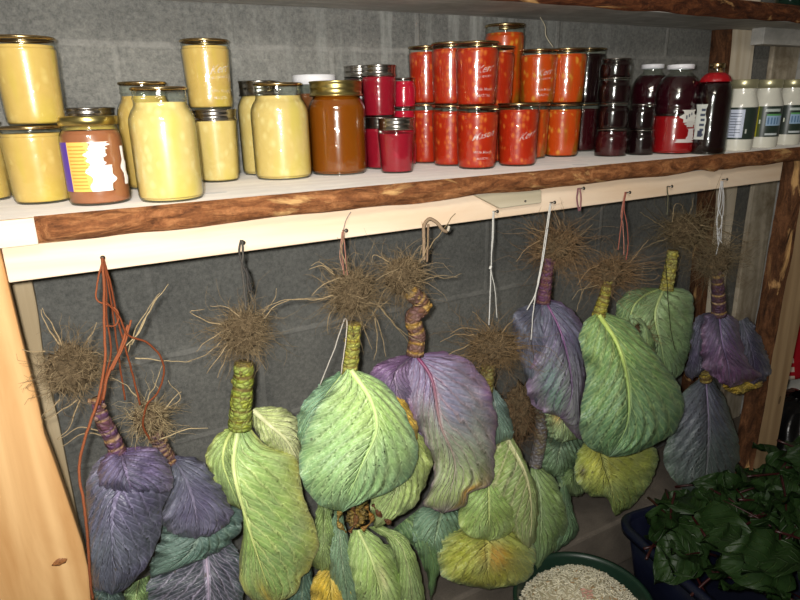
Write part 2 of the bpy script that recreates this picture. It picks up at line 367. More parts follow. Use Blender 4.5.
def empty(name, loc, label, cat, group=None):
    o = bpy.data.objects.new(name, None); col.objects.link(o); o.location = loc; o.empty_display_size = .02
    ORG[o.name] = Vector(loc); return tag(o, label, cat, group)
def cr(pts, n):
    """n points along a Catmull-Rom curve through pts, even in arc length"""
    P = [Vector(p) for p in pts]
    if len(P) == 1: return [P[0].copy() for _ in range(n)]
    Q = [P[0] * 2 - P[1]] + P + [P[-1] * 2 - P[-2]]
    d = []
    for i in range(1, len(Q) - 2):
        for k in range(16):
            t = k / 16; a, b, c, e = Q[i - 1], Q[i], Q[i + 1], Q[i + 2]
            d.append(.5 * ((2 * b) + (c - a) * t + (2 * a - 5 * b + 4 * c - e) * t * t + (3 * b - a - 3 * c + e) * t ** 3))
    d.append(P[-1]); L = [0]
    for i in range(1, len(d)): L.append(L[-1] + (d[i] - d[i - 1]).length)
    out = []; j = 0
    for i in range(n):
        w = L[-1] * i / (n - 1)
        while j < len(L) - 2 and L[j + 1] < w: j += 1
        f = (w - L[j]) / max(1e-9, L[j + 1] - L[j]); out.append(d[j].lerp(d[j + 1], min(1, f)))
    return out
def lerp3(a, b, t): return tuple(a[i] + (b[i] - a[i]) * t for i in range(3))
def sm(a, b, x):
    x = max(0, min(1, (x - a) / (b - a))); return x * x * (3 - 2 * x)
# ------------------------------------------------------------------ the setting
def struct(mb, name, mat, bevel=0, smooth=False):
    o = mb.build(name, mat, smooth=smooth, bevel=bevel, origin=(0, 0, 0)); o['kind'] = 'structure'; return o
YW = 1.45; XL, XR, YB, ZC = -1.1, 2.95, -1.9, 2.35
def slab(name, lo, hi, mat):
    m = MB(); m.box(lo, hi); return struct(m, name, mat)
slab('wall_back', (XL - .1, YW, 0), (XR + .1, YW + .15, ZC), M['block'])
slab('wall_left', (XL - .15, YB, 0), (XL, YW, ZC), M['plaster'])
slab('wall_right', (XR, YB, 0), (XR + .15, YW, ZC), M['plaster'])
slab('wall_front', (XL - .1, YB - .15, 0), (XR + .1, YB, ZC), M['plaster'])
slab('floor', (XL - .15, YB - .15, -.1), (XR + .15, YW + .15, 0), M['floor'])
slab('ceiling', (XL - .15, YB - .15, ZC), (XR + .15, YW + .15, ZC + .1), M['plaster'])
m = MB(); m.box((XL, 1.2, 0), (XR, YW, H - 1.384)); struct(m, 'trim_1', M['ledge'], .01)
# ------------------------------------------------------------------ shelving timber
ZS = H - .1463; YF = 1.032
rnd = random.Random(5)
def bark_strip(name, parent, x0, x1, yf, z0, z1, knots=(), mat='bark'):
    """irregular bark face along a board's front edge"""
    m = MB(); rows = []; N = 170; K = 9
    for i in range(N + 1):
        x = x0 + (x1 - x0) * i / N; row = []
        for j in range(K):
            t = j / (K - 1); z = z0 + (z1 - z0) * t
            d = .016 * math.sin(PI * t) ** .6 + .007 * mn.noise(Vector((x * 9, t * 2.2, 4))) + .004 * mn.noise(Vector((x * 34, t * 6, 9)))
            if 0 < t < 1: pass
            zz = z + (.006 * mn.noise(Vector((x * 7, 3, 1))) if j in (0,) else 0)
            for kx, kz, kr, kh in knots:
                q = ((x - kx) ** 2 + (z - kz) ** 2) / kr ** 2; d += kh * math.exp(-q); zz -= kh * .5 * math.exp(-q) * (1 - t)
            if i in (0, N): d = 0
            row.append((Vector((x, yf + .0052 - max(d, 0), zz)), (1, 1, 1), (1, 1, 1), (i / N, t)))
        rows.append(row)
    m.grid(rows); return m.build(name, M[mat], parent)
sh = empty('shelf_plank', (1.1, 1.17, ZS - .038), 'front shelf plank with brown bark edge, carrying the jars', 'shelf')
m = MB(); m.box((-.95, YF + .006, ZS - .038), (2.62, 1.310, ZS)); m.build('plank', M['shelfwood'], sh, False, .003)
bark_strip('bark_edge', sh, -.0129, 2.62, YF, ZS - .039, ZS + .001, [(1.545, ZS - .03, .02, .012), (.07, ZS - .02, .02, .004)])
m = MB(); m.box((-.95, YF - .004, ZS - .038), (-.0135, YF + .006, ZS)); m.build('sawn_edge', M['railwood'], sh, False)
m = MB(); m.box((-.95, 1.314, ZS - .038), (2.62, YW, ZS)); tag(m.build('shelf_plank', M['shelfgrey'], None, False, .003), 'rear shelf plank against the block wall, under the back jars', 'shelf')
rail = empty('hanging_rail', (1.0, 1.08, H - .243), 'pale planed rail with nails under the jar shelf', 'rail')
m = MB(); m.box((-.061, 1.06, H - .243), (1.925, 1.098, H - .187)); m.build('batten', M['railwood'], rail, False, .002)
nails = [(102, 258), (241, 243), (343, 231), (430, 221), (493, 212), (550, 203), (579, 189), (625, 193), (667, 187), (722, 180)]
for px, py in nails:
    p = W(px, py, 1.06); m = MB(); m.tube([p + Vector((0, .01, 0)), p + Vector((0, -.014, .003))], .0016, 8, (.5,) * 3)
    m.tube([p + Vector((0, -.014, .003)), p + Vector((0, -.0155, .0034))], .0038, 10, (.5,) * 3); m.build('nail', M['nail'], rail)
# small grey offcut nailed below the shelf edge
m = MB(); P = [W(*q, 1.048) for q in ((472, 194), (500, 208.5), (541, 203), (541, 190), (474, 190))]
m.prism([(p.x, p.z) for p in P], 1.046, 1.0595); oc = tag(m.build('wood_offcut', M['offcut'], None, False, .002), 'small grey wooden offcut fixed under the shelf edge above the white string', 'block')
m = MB(); p = W(525, 201, 1.046); m.tube([p, p + Vector((0, -.002, 0))], .0025, 10); m.build('nail', M['nail'], oc)
# live-edged plank, left front
def live_plank(name, xl, xr, y0, y1, z0, z1, mat, label, seed, amp=.01, barkside=None, barkw=.035, cat='post', barkface='both'):
    root = empty(name, ((xl[0] + xr[0]) / 2, (y0 + y1) / 2, z0), label, cat)
    N = 40
    def edge(e, z, sd): 
        t = (z1 - z) / (z1 - z0); x = e[0] + (e[-1] - e[0]) * t if len(e) == 2 else None
        return x + amp * mn.noise(Vector((z * 4.3, sd, seed)))
    def ribbon(f0, f1, nm, mt):
        m = MB(); b0 = None
        for i in range(N + 1):
            z = z0 + (z1 - z0) * i / N
            for x, y in ((f0(z), y0), (f1(z), y0), (f1(z), y1), (f0(z), y1)): m.vert((x, y, z))
        for i in range(N):
            for k in range(4): q = i * 4; m.f.append((q + k, q + (k + 1) % 4, q + 4 + (k + 1) % 4, q + 4 + k))
        m.f.append((3, 2, 1, 0)); m.f.append(tuple(N * 4 + k for k in range(4)))
        m.build(nm, mt, root, False, .004)
    fl = lambda z: edge(xl, z, 1.0); fr = lambda z: edge(xr, z, 2.0)
    if barkside == 'l':
        bw = lambda z: barkw * (1 + .35 * mn.noise(Vector((z * 5, 7, seed))))
        ribbon(lambda z: fl(z) + bw(z), fr, 'sawn_face', mat)
        m = MB(); rows = []
        for i in range(70):
            z = z0 + (z1 - z0) * i / 69; row = []
            for j in range(9):
                t = j / 8; a = PI / 2 * t; b = bw(z)
                d = .006 * mn.noise(Vector((z * 16, t * 4, seed)))
                row.append((Vector((fl(z) + b - b * math.sin(a) * (1) + d + .001, y1 + (y0 - y1) * math.cos(a) + .006 * (-1 if j == 0 else 0) + min(d, 0), z)), (1,) * 3, (1,) * 3, (t, i / 69)))
            rows.append(row)
        m.grid(rows); m.build('bark_edge', M['barkv'], root)
    else: ribbon(fl, fr, 'sawn_board', mat)
    return root
ZL = H - .19
r = empty('upright_plank', (-.18, 1.075, 0), 'wide orange live-edged upright plank at the left end of the rail', 'post')
m = MB(); pts = [(-2, 240), (2, 256), (22, 340), (39, 405), (45, 435), (56, 465), (68, 500), (83, 545), (89, 572), (91, 600)]
R_ = [W(a, b, 1.06) for a, b in pts]; R_ = [(p.x, p.z) for p in R_] + [(-.03, .45), (-.05, .2), (-.05, 0)]
R_[0] = (R_[0][0], ZS - .038); R_[1] = (-.0625, R_[1][1])
m.prism([(-.33, ZS - .038)] + [(-.33, 0)] + R_[::-1], 1.06, 1.098); m.build('board', M['plank'], r, False, .004)
kn = W(60, 562, 1.0585); m = MB(); m.ell(kn, (.011, .0012, .0055), 16, 10, dis=.5, seed=2); m.build('knot', M['knot'], r)
live_plank('upright_plank', (-.30, -.30), (-.042, -.05), 1.385, 1.448, H - 1.384, ZS - .038, M['rearpine'], 'pale rear upright behind the orange plank, against the block wall', 3, .012)
live_plank('upright_post', (2.038, 2.03), (2.225, 2.21), 1.075, 1.125, 0, ZS - .040, M['postpine'], 'front right pine post with bark on its left edge', 11, .006, 'l', .036)
live_plank('upright_post', (2.055, 2.165), (2.245, 2.30), 1.40, 1.449, H - 1.384, 2.0, M['rearbright'], 'pale rear post with bark left edge behind the white jars', 14, .006, 'l', .032)
live_plank('upright_board', (2.42, 2.43), (2.59, 2.58), 1.43, 1.449, H - 1.384, 2.0, M['greywood'], 'weathered grey rear board right of the dark wall gap', 17, .006)
live_plank('upright_board', (2.60, 2.60), (2.69, 2.68), 1.41, 1.449, H - 1.384, 2.0, M['topunder'], 'narrow light grey board beside the weathered rear board', 18, .004)
ZT = H + .215
ts = empty('upper_shelf', (1.0, 1.32, ZT), 'upper shelf board with bark front edge at the top', 'shelf')
m = MB(); m.prism([(-.95, ZT - .012), (0, ZT - .009), (.65, ZT - .002), (1.1, ZT), (2.9, ZT), (2.9, ZT + .047), (-.95, ZT + .047)], 1.205, YW); m.build('plank', M['topunder'], ts, False, .003)
bark_strip('bark_edge', ts, -.95, 2.9, 1.2, ZT - .001, ZT + .049, mat='barktop')
m = MB(); m.box((2.155, 1.315, ZT - .052), (2.9, 1.36, ZT)); tag(m.build('shelf_batten', M['topunder'], None, False, .002), 'grey batten under the right end of the upper shelf', 'batten')
# ------------------------------------------------------------------ jars
def interp(prof, z):
    for (r0, z0), (r1, z1) in zip(prof, prof[1:]):
        if z0 <= z <= z1: return r0 + (r1 - r0) * ((z - z0) / (z1 - z0) if z1 > z0 else 0)
    return prof[-1][0]
def smoothprof(p, k=4):
    out = []
    for i in range(len(p) - 1):
        a = p[max(0, i - 1)]; b = p[i]; c = p[i + 1]; d = p[min(len(p) - 1, i + 2)]
        for q in range(k):
            t = q / k; z = b[1] + (c[1] - b[1]) * t
            r = .5 * (2 * b[0] + (c[0] - a[0]) * t + (2 * a[0] - 5 * b[0] + 4 * c[0] - d[0]) * t * t + (3 * b[0] - a[0] - 3 * c[0] + d[0]) * t ** 3)
            out.append((max(0, r), z))
    out.append(p[-1]); return out
PROF = {
 'pint': [(.0, 0), (.74, 0), (.84, .012), (.90, .05), (.925, .11), (.95, .35), (.98, .65), (1.0, .80), (1.0, .86), (.965, .875), (.965, .915), (.985, .925), (.965, .94), (.965, .975)],
 'quart': [(.0, 0), (.84, 0), (.93, .01), (.985, .035), (1.0, .08), (1.0, .55), (1.0, .68), (.97, .74), (.88, .80), (.81, .83), (.785, .85), (.785, .89), (.81, .90), (.785, .92), (.785, .98)],
 'jelly': [(.0, 0), (.74, 0), (.84, .012), (.88, .05), (.90, .12), (.97, .60), (1.0, .72), (.97, .77), (.93, .79), (.93, .97)],
 'quarter': [(.0, 0), (.84, 0), (.94, .03), (.98, .10), (1.0, .45), (1.0, .68), (.93, .76), (.90, .80), (.90, .97)],
 'spread': [(.0, 0), (.84, 0), (.94, .012), (1.0, .05), (1.0, .40), (.99, .72), (.95, .80), (.88, .84), (.86, .86), (.86, .97)],
 'juice': [(.0, 0), (.86, 0), (.95, .01), (1.0, .04), (1.0, .40), (.98, .52), (.95, .55), (.97, .58), (1.0, .62), (.99, .70), (.92, .78), (.75, .85), (.55, .895), (.47, .91), (.45, .925), (.45, .97)],
 'bottle': [(.0, 0), (.88, 0), (.96, .01), (1.0, .03), (.985, .30), (.985, .50), (1.0, .62), (.98, .69), (.86, .77), (.62, .83), (.47, .87), (.42, .89), (.40, .93), (.40, .97)],
 'mayo': [(.0, 0), (.86, 0), (.93, .015), (.96, .05), (.97, .12), (.985, .28), (1.0, .60), (1.0, .65), (.93, .70), (.82, .77), (.77, .82), (.76, .85), (.76, .90)],
}
def solve(l, r, t, b, y=None, z=None):
    """centre, radius, base height and height of a round jar seen in the photo; front-row jars stand at their foot line"""
    mx = (l + r) / 2
    if y is None:
        p = S(mx, b, ZS if z is None else z); y = p.y; fx = mx
        for _ in range(5):
            a = W(l, (t + b) / 2, y); c = W(r, (t + b) / 2, y); raw = (c.x - a.x) / 2
            d = Vector((p.x, p.y, 0)).normalized(); rad = raw * d.y; ctr = p + d * rad; y = ctr.y
            hz = W(mx, t, y - rad * .9).z - ctr.z; q = project(ctr + Vector((0, 0, hz / 2)))
            fx += (l + r) / 2 - q[0]; p = S(fx, b, ZS if z is None else z)
    else:
        a = W(l, (t + b) / 2, y); c = W(r, (t + b) / 2, y); raw = (c.x - a.x) / 2
        mid = W(mx, (t + b) / 2, y); d = Vector((mid.x, mid.y, 0)).normalized(); rad = raw * d.y
        ctr = Vector((mid.x, y, ZS if z is None else z))
    h = W(mx, t, ctr.y - rad * .9).z - (ctr.z)
    return Vector((ctr.x, ctr.y, ctr.z)), rad, h
def text_mesh(txt, size, shear=0):
    cu = bpy.data.curves.new('txt', 'FONT'); cu.body = txt; cu.size = size; cu.align_x = 'CENTER'; cu.shear = shear; cu.resolution_u = 3; cu.offset = size * .012
    o = bpy.data.objects.new('txt', cu); col.objects.link(o)
    me = bpy.data.meshes.new_from_object(o.evaluated_get(bpy.context.evaluated_depsgraph_get()))
    vs = [v.co.copy() for v in me.vertices]; fs = [tuple(p.vertices) for p in me.polygons]
    bpy.data.objects.remove(o); bpy.data.curves.remove(cu); bpy.data.meshes.remove(me); return vs, fs
TXT = {}
def emboss(root, ctr, prof, R, h, ang, lines):
    m = MB()
    for txt, size, zc, shear, tilt in lines:
        key = (txt, size, shear)
        if key not in TXT: TXT[key] = text_mesh(txt, size, shear)
        vs, fs = TXT[key]; b = len(m.v)
        for v in vs:
            z = zc * h + v.y + v.x * tilt; rr = interp(prof, z / h) * R + .0007; a = ang + v.x / rr
            m.vert(ctr + Vector((rr * math.cos(a), rr * math.sin(a), z)))
        for f in fs: m.f.append(tuple(b + i for i in f))
    return m.build('raised_lettering', M['raised'], root)
def patch(m, ctr, prof, R, h, a0, a1, z0, z1, c, off=.0006, n=14, ragged=0, seed=0):
    rows = []
    for i in range(15):
        t = i / 14; row = []
        for j in range(n + 1):
            z = (z0 + (z1 - z0) * t); a = a0 + (a1 - a0) * j / n
            if ragged and j in (0, n): a += ragged * mn.noise(Vector((t * 3.2, seed, j)))
            rr = interp(prof, z) * R + off
            row.append((ctr + Vector((rr * math.cos(a), rr * math.sin(a), z * h)), lin(c), (1, 1, 1), (0, 0)))
        rows.append(row)
    m.grid(rows)
KERR = [('Kerr', .021, .52, .55, .18), ('SELF SEALING', .0062, .44, 0, .10), ('Wide Mouth', .0085, .24, .3, 0), ('MASON', .0085, .14, 0, 0)]
BALLM = [('Mason', .020, .50, .55, .22), ('Wide Mouth', .0085, .26, .3, 0), ('MASON', .0075, .16, 0, 0)]
def jar(name, label, cat, box, kind, content, lid='lid_bronze', band=None, fill=.895, y=None, z=None, group=None, words=None, wang=.35, lidr=None, r=None, glass='glass', h=None, parts=True, below=None, rscale=1.0):
    if below is not None:      # stacked on another jar: shares its depth
        y = below['c'].y + .0; z = below['top']
    c, R, hh = solve(*box, y=y, z=z)
    R = (r or R) * rscale; hh = h or hh
    prof = smoothprof(PROF[kind]); root = empty(name, c, label, cat, group)
    ang = math.atan2(-c.y, -c.x)
    top = PROF[kind][-1][1]
    if kind != 'mayo':
        m = MB(); m.lathe([(q * R, zz * hh) for q, zz in prof], c, 40); m.build('glass_body', M[glass], root)
        cont = content if isinstance(content, list) else [(content, 0, fill)]
        for mat, f0, f1 in cont:
            pr = [((q * R - .0018) if q > .05 else 0, zz * hh + (.003 if zz < .03 else 0)) for q, zz in prof if f0 <= zz <= f1]
            pr = ([(0, pr[0][1])] if pr[0][0] > .001 else []) + pr + [(0, pr[-1][1])]
            m = MB(); m.lathe(pr, c, 36); m.build('contents', M[mat], root)
    else:
        m = MB(); m.lathe([(q * R, zz * hh) for q, zz in prof], c, 40); m.build('jar_body', M[content], root)
    lr = (lidr if lidr else prof[-1][0] + .03) * R
    if band:   # screw band with two rims
        z0 = (.78 if kind in ('jelly', 'quarter') else .84) * hh; z1 = hh
        pr = [(lr * .98, z0), (lr * 1.03, z0 + .0012), (lr * 1.03, z0 + .003), (lr * .99, z0 + .0042), (lr * .985, z0 + (z1 - z0) * .5), (lr * 1.01, z0 + (z1 - z0) * .55), (lr * .99, z0 + (z1 - z0) * .62), (lr * 1.0, z1 - .004), (lr * 1.03, z1 - .002), (lr * 1.01, z1 - .0003), (lr * .86, z1)]
        m = MB(); m.lathe(pr, c, 40); m.build('screw_band', M[band], root)
        m = MB(); m.lathe([(lr * .88, z1 - .001), (lr * .82, z1 - .0012), (lr * .8, z1 - .0022), (0, z1 - .0022)], c, 40); m.build('lid', M[lid], root)
    else:
        z0 = top * hh - (.0015 if kind in ('pint', 'quart', 'jelly', 'quarter') else .02 * hh if kind != 'mayo' else .0); z1 = hh
        if kind == 'spread': z0 = .90 * hh
        if kind == 'mayo': z0 = .875 * hh
        pr = [(lr * .97, z0), (lr * 1.02, z0 + .0008), (lr * 1.02, z1 - .0015), (lr * .985, z1), (lr * .84, z1), (lr * .82, z1 - .0012), (0, z1 - .0012)]
        m = MB(); m.lathe(pr, c, 40); m.build('lid', M[lid], root)
    if words: emboss(root, c, prof, R, hh, ang + wang, words)
    return dict(c=c, R=R, h=hh, top=c.z + hh, root=root, prof=prof, ang=ang)
G1 = 'yellow preserve jars at the left of the shelf'
y0 = jar('preserve_jar', 'yellow preserve jar cut by the left frame edge, beside the lower stacked jar', 'jar', (-52, 7, 112, 193), 'pint', 'yellow', group=G1, y=1.30, h=.13)
y1 = jar('preserve_jar', 'wide yellow preserve jar standing under another at far left', 'jar', (4, 70, 126, 205), 'pint', 'yellow', group=G1, fill=.905)
y2 = jar('preserve_jar', 'yellow preserve jar stacked on top at the far left', 'jar', (-4, 62, 35, 123), 'pint', 'yellow', group=G1, below=y1, fill=.905, r=y1['R'])
nt = jar('spread_jar', 'brown spread jar with gold lid and torn purple, orange and white label', 'jar', (62, 127, 116, 206), 'spread', 'cocoa', 'lid_gold', fill=.84, lidr=.91)
y3 = jar('preserve_jar', 'yellow jar with grey screw band behind the brown spread jar', 'jar', (60, 120, 82, 180), 'quart', 'yellow', band='lid_silver', lid='lid_silver', y=1.345, group=G1, fill=.82, lidr=.92, h=.150)
y4 = jar('preserve_jar', 'tall yellow quart jar in front, right of the brown spread jar', 'jar', (131.5, 199.5, 86, 203), 'quart', 'yellowpale', group=G1, fill=.87)
y5 = jar('preserve_jar', 'tall yellow quart jar half hidden behind the front quart', 'jar', (120, 178, 81, 190), 'quart', 'yellow', y=1.30, group=G1, fill=.87)
y6 = jar('preserve_jar', 'lower yellow pint with silver band, right of the tall front quart', 'jar', (194, 239, 109, 183), 'pint', 'yellowpale', band='lid_silver', lid='lid_silver', group=G1, fill=.86)
y7 = jar('preserve_jar', 'yellow pint stacked on the silver banded pint', 'jar', (183, 232, 38, 107), 'pint', 'yellow', below=y6, group=G1, words=KERR, fill=.905, wang=.5)
y8 = jar('preserve_jar', 'pale yellow quart jar in front, left of the amber honey', 'jar', (252, 310, 82, 180), 'quart', 'yellowpale', group=G1, fill=.87, y=1.287)
y9 = jar('preserve_jar', 'yellow quart jar with silver band peeking out behind the pale quart', 'jar', (238, 286, 80, 170), 'quart', 'yellowpale', band='lid_silver', lid='lid_silver', y=1.397, r=.05, group=G1, fill=.84, lidr=.86)
# label of the brown spread
m = MB(); A = nt['ang']; q = (nt['c'], nt['prof'], nt['R'], nt['h'])
patch(m, *q, A - 1.25, A - .86, .17, .72, (92, 62, 160))
patch(m, *q, A - .86, A - .12, .17, .72, (244, 190, 96))
patch(m, *q, A - .2, A + .50, .17, .46, (250, 248, 240), .0008, ragged=.35, seed=2)
patch(m, *q, A - .2, A + .32, .44, .62, (250, 248, 240), .0008, ragged=.4, seed=5)
patch(m, *q, A - .12, A + .42, .60, .72, (246, 240, 226), .0008, ragged=.5, seed=8)
patch(m, *q, A + .95, A + 1.12, .22, .66, (245, 243, 238), .0008, ragged=.25, seed=4)
for k in range(13):
    zz = .20 + k * .039; patch(m, *q, A - .80, A - .22 - .1 * rnd.random(), zz, zz + .012, (214, 140, 60), .0009)
m.build('torn_label', M['print'], nt['root'])
hn = jar('honey_jar', 'tall dark amber honey jar with pale gold lid', 'jar', (309, 366, 80, 175), 'quart', 'honey', 'lid_gold', y=1.292, fill=.86, lidr=.90, band='lid_gold')
wl = jar('syrup_jar', 'brown jar with wide white lid behind the amber honey', 'jar', (292, 341, 74, 165), 'spread', 'brownsauce', 'lid_white', fill=.82, y=1.402, r=.048, lidr=1.0)
G2 = 'crimson jelly jars in the middle'
ja = jar('jelly_jar', 'crimson jelly jar supporting a stacked jar, behind the front crimson jar', 'jar', (363, 399, 117, 168), 'jelly', 'crimson', 'lid_silver', 'lid_silver', y=1.325, r=.0405, group=G2, fill=.78)
jb = jar('jelly_jar', 'crimson jelly jar stacked beside the honey with bright silver band', 'jar', (360, 398, 64, 117), 'jelly', 'crimson', 'lid_silver', 'lid_silver', r=.0405, group=G2, fill=.77, below=ja)
jc = jar('jelly_jar', 'front crimson jelly jar standing alone on the shelf', 'jar', (378, 415, 118, 174), 'jelly', 'crimson', 'lid_silver', 'lid_silver', group=G2, fill=.72)
jd0 = jar('jelly_jar', 'lower crimson jelly jar hidden behind the honey', 'jar', (343, 380, 118, 166), 'jelly', 'crimson', 'lid_silver', 'lid_silver', group=G2, fill=.76, y=1.407, r=.039, h=.11)
jd = jar('jelly_jar', 'crimson jelly jar stacked at back, just showing right of the honey lid', 'jar', (343, 378, 65, 115), 'jelly', 'winejam', 'lid_silver', 'lid_silver', group=G2, fill=.76, r=.039, below=jd0)
k0 = jar('jam_jar', 'lowest bright red jam jar of the back stack by the salsa', 'jar', (391, 417, 127, 160), 'quarter', 'redjam', 'lid_silver', y=1.375, group=G2, fill=.9, h=.068)
k1 = jar('jam_jar', 'middle bright red jam jar of the back stack by the salsa', 'jar', (391, 416, 96, 127), 'quarter', 'redjam', 'lid_silver', below=k0, group=G2, fill=.9, h=.068)
k2 = jar('jam_jar', 'topmost bright red jam jar of the back stack by the salsa', 'jar', (391, 416, 64, 95), 'quarter', 'redjam', 'lid_silver', below=k1, group=G2, fill=.9, h=.068)
G3 = 'orange salsa jars in stacked pints'
o3 = jar('salsa_jar', 'lower red salsa pint in front with clear raised lettering', 'jar', (456, 498, 106, 170), 'pint', 'salsa', group=G3, words=BALLM, wang=.3)
o4 = jar('salsa_jar', 'nearest lower red salsa pint, with no jar on it', 'jar', (497, 539, 103, 167), 'pint', 'salsa', group=G3, words=[('Kerr', .021, .45, .55, .3)], wang=.45)
o2 = jar('salsa_jar', 'lower red salsa pint second from the crimson jars', 'jar', (432, 469, 105, 163.5), 'pint', 'salsa', group=G3, y=1.278)
o1 = jar('salsa_jar', 'lower red salsa pint next to the crimson jars', 'jar', (409, 443, 104, 159), 'pint', 'salsa', group=G3, y=1.375)
u3 = jar('salsa_jar', 'stacked red salsa pint standing on the clearly lettered pint', 'jar', (455, 498.5, 40, 106), 'pint', 'salsa', below=o3, group=G3, words=KERR, wang=.35)
u2 = jar('salsa_jar', 'stacked red salsa pint second from the crimson jars', 'jar', (431.5, 470, 41, 105), 'pint', 'salsa', below=o2, group=G3)
u1 = jar('salsa_jar', 'stacked red salsa pint next to the crimson jars', 'jar', (408.5, 443.5, 45, 104), 'pint', 'salsa', below=o1, group=G3)
b0 = jar('salsa_jar', 'hidden lower salsa pint under the tallest salsa jar', 'jar', (486, 522, 104, 158), 'pint', 'salsa', y=1.40, group=G3, h=.13)
b1 = jar('salsa_jar', 'tallest salsa jar, rising behind the stacked pints', 'jar', (484, 524, 22, 104), 'pint', 'relish', below=b0, group=G3)
b2 = jar('salsa_jar', 'lower salsa pint hidden between the lettered pints', 'jar', (476, 514, 104, 162), 'pint', 'salsa', y=1.29, group=G3, h=.13)
b3 = jar('salsa_jar', 'stacked salsa pint half hidden right of the front stacked pint', 'jar', (474, 514, 45, 104), 'pint', 'salsa', below=b2, group=G3)
G4 = 'orange relish jars in stacked pints'
o6 = jar('relish_jar', 'lower orange relish pint at the right end, beside the dark jars', 'jar', (543, 581, 104, 157.5), 'pint', 'relish', group=G4)
u6 = jar('relish_jar', 'stacked orange relish pint at the right end with pale chunks', 'jar', (546, 586.5, 47, 104), 'pint', 'relish', below=o6, group=G4)
o5 = jar('relish_jar', 'lower orange relish pint half hidden behind the nearest salsa pint', 'jar', (512, 549, 104, 158), 'pint', 'relish', y=1.30, group=G4)
u5 = jar('relish_jar', 'stacked orange relish pint left of the right end one', 'jar', (519, 557, 48, 103), 'pint', 'relish', below=o5, group=G4, words=KERR, wang=.35)
G5 = 'dark berry jam jars'
d0 = jar('jam_jar', 'lower dark berry pint just right of the orange relish', 'jar', (564, 598, 104, 155.5), 'pint', 'winejam', y=1.385, group=G5)
d1 = jar('jam_jar', 'stacked dark berry pint just right of the orange relish', 'jar', (567, 605, 47, 104), 'pint', 'darkjam', below=d0, group=G5)
e0 = jar('jam_jar', 'lowest wine red squat jar of the four high dark stack', 'jar', (594, 628, 129, 157), 'quarter', 'winejam', 'lid_silver', group=G5, fill=.92)
e1 = jar('jam_jar', 'second dark squat jar from below in the four high stack', 'jar', (596, 629, 103, 129), 'quarter', 'darkjam', 'lid_silver', below=e0, group=G5, fill=.92)
e2 = jar('jam_jar', 'third dark squat jar from below in the four high stack', 'jar', (597.5, 631, 77, 103), 'quarter', 'darkjam', 'lid_silver', below=e1, group=G5, fill=.92)
e3 = jar('jam_jar', 'topmost dark squat jar of the four high stack', 'jar', (599.5, 632, 57.5, 77), 'quarter', 'darkjam', 'lid_silver', below=e2, group=G5, fill=.92)
f0 = jar('jam_jar', 'lower dark squat jar in front of the grape juice bottle', 'jar', (627, 655, 130, 155.5), 'quarter', 'darkjam', 'lid_silver', group=G5, fill=.92)
f1 = jar('jam_jar', 'upper dark squat jar in front of the grape juice bottle', 'jar', (628, 656, 104, 130), 'quarter', 'darkjam', 'lid_silver', below=f0, group=G5, fill=.92)
g0 = jar('juice_bottle', 'dark grape juice bottle with white lid behind the squat jars', 'bottle', (629, 669, 63, 152), 'juice', 'juicedark', 'lid_white', y=1.31, fill=.88, lidr=.56)
g1 = jar('juice_bottle', 'large juice bottle with white lid and red settled bottom half', 'bottle', (653, 699.5, 63, 154.6), 'juice', [('juicered', 0, .44), ('juicedark', .44, .88)], 'lid_white', lidr=.58)
g2 = jar('juice_bottle', 'near black bottle with red seal collar and small metal cap', 'bottle', (693, 731, 62, 154.8), 'bottle', 'blackjuice', 'lid_bronze', fill=.9, lidr=.40)
m = MB(); c = g2['c']; R = g2['R']; h = g2['h']
m.lathe([(R * .80, .80 * h), (R * .86, .808 * h), (R * .80, .83 * h), (R * .74, .855 * h), (R * .58, .885 * h), (R * .43, .90 * h)], c, 40, wob=lambda t, z: .02 * math.sin(t * 11)); m.build('seal_collar', M['shrink'], g2['root'])
# torn labels on the bottles
m = MB(); q = (g1['c'], g1['prof'], g1['R'], g1['h']); A = g1['ang']
patch(m, *q, A + .30, A + .95, .36, .50, (206, 204, 196), .0008, ragged=.35, seed=1)
patch(m, *q, A + .50, A + .90, .31, .38, (190, 186, 180), .0008, ragged=.3, seed=3)
patch(m, *q, A + .62, A + .95, .17, .29, (200, 190, 188), .0008, ragged=.4, seed=6)
patch(m, *q, A + .10, A + .95, .135, .175, (206, 196, 192), .0008, ragged=.25, seed=9)
for k in range(3): patch(m, *q, A + .45 + .12 * k, A + .52 + .12 * k, .40 + .02 * k, .44 + .015 * k, (96, 100, 108), .0011)
m.build('torn_label', M['print'], g1['root'])
m = MB(); q = (g2['c'], g2['prof'], g2['R'], g2['h']); A = g2['ang']
patch(m, *q, A - .95, A - .25, .17, .56, (200, 204, 198), .0008, ragged=.18, seed=1)
for k in range(6): patch(m, *q, A - .60 + .05 * (k % 2), A - .32, .21 + .055 * k, .237 + .055 * k, (70, 78, 96), .0011)
patch(m, *q, A - .66, A - .38, .20, .27, (60, 66, 86), .0012)
m.build('label', M['print'], g2['root'])
G6 = 'white dressing jars at the right end'
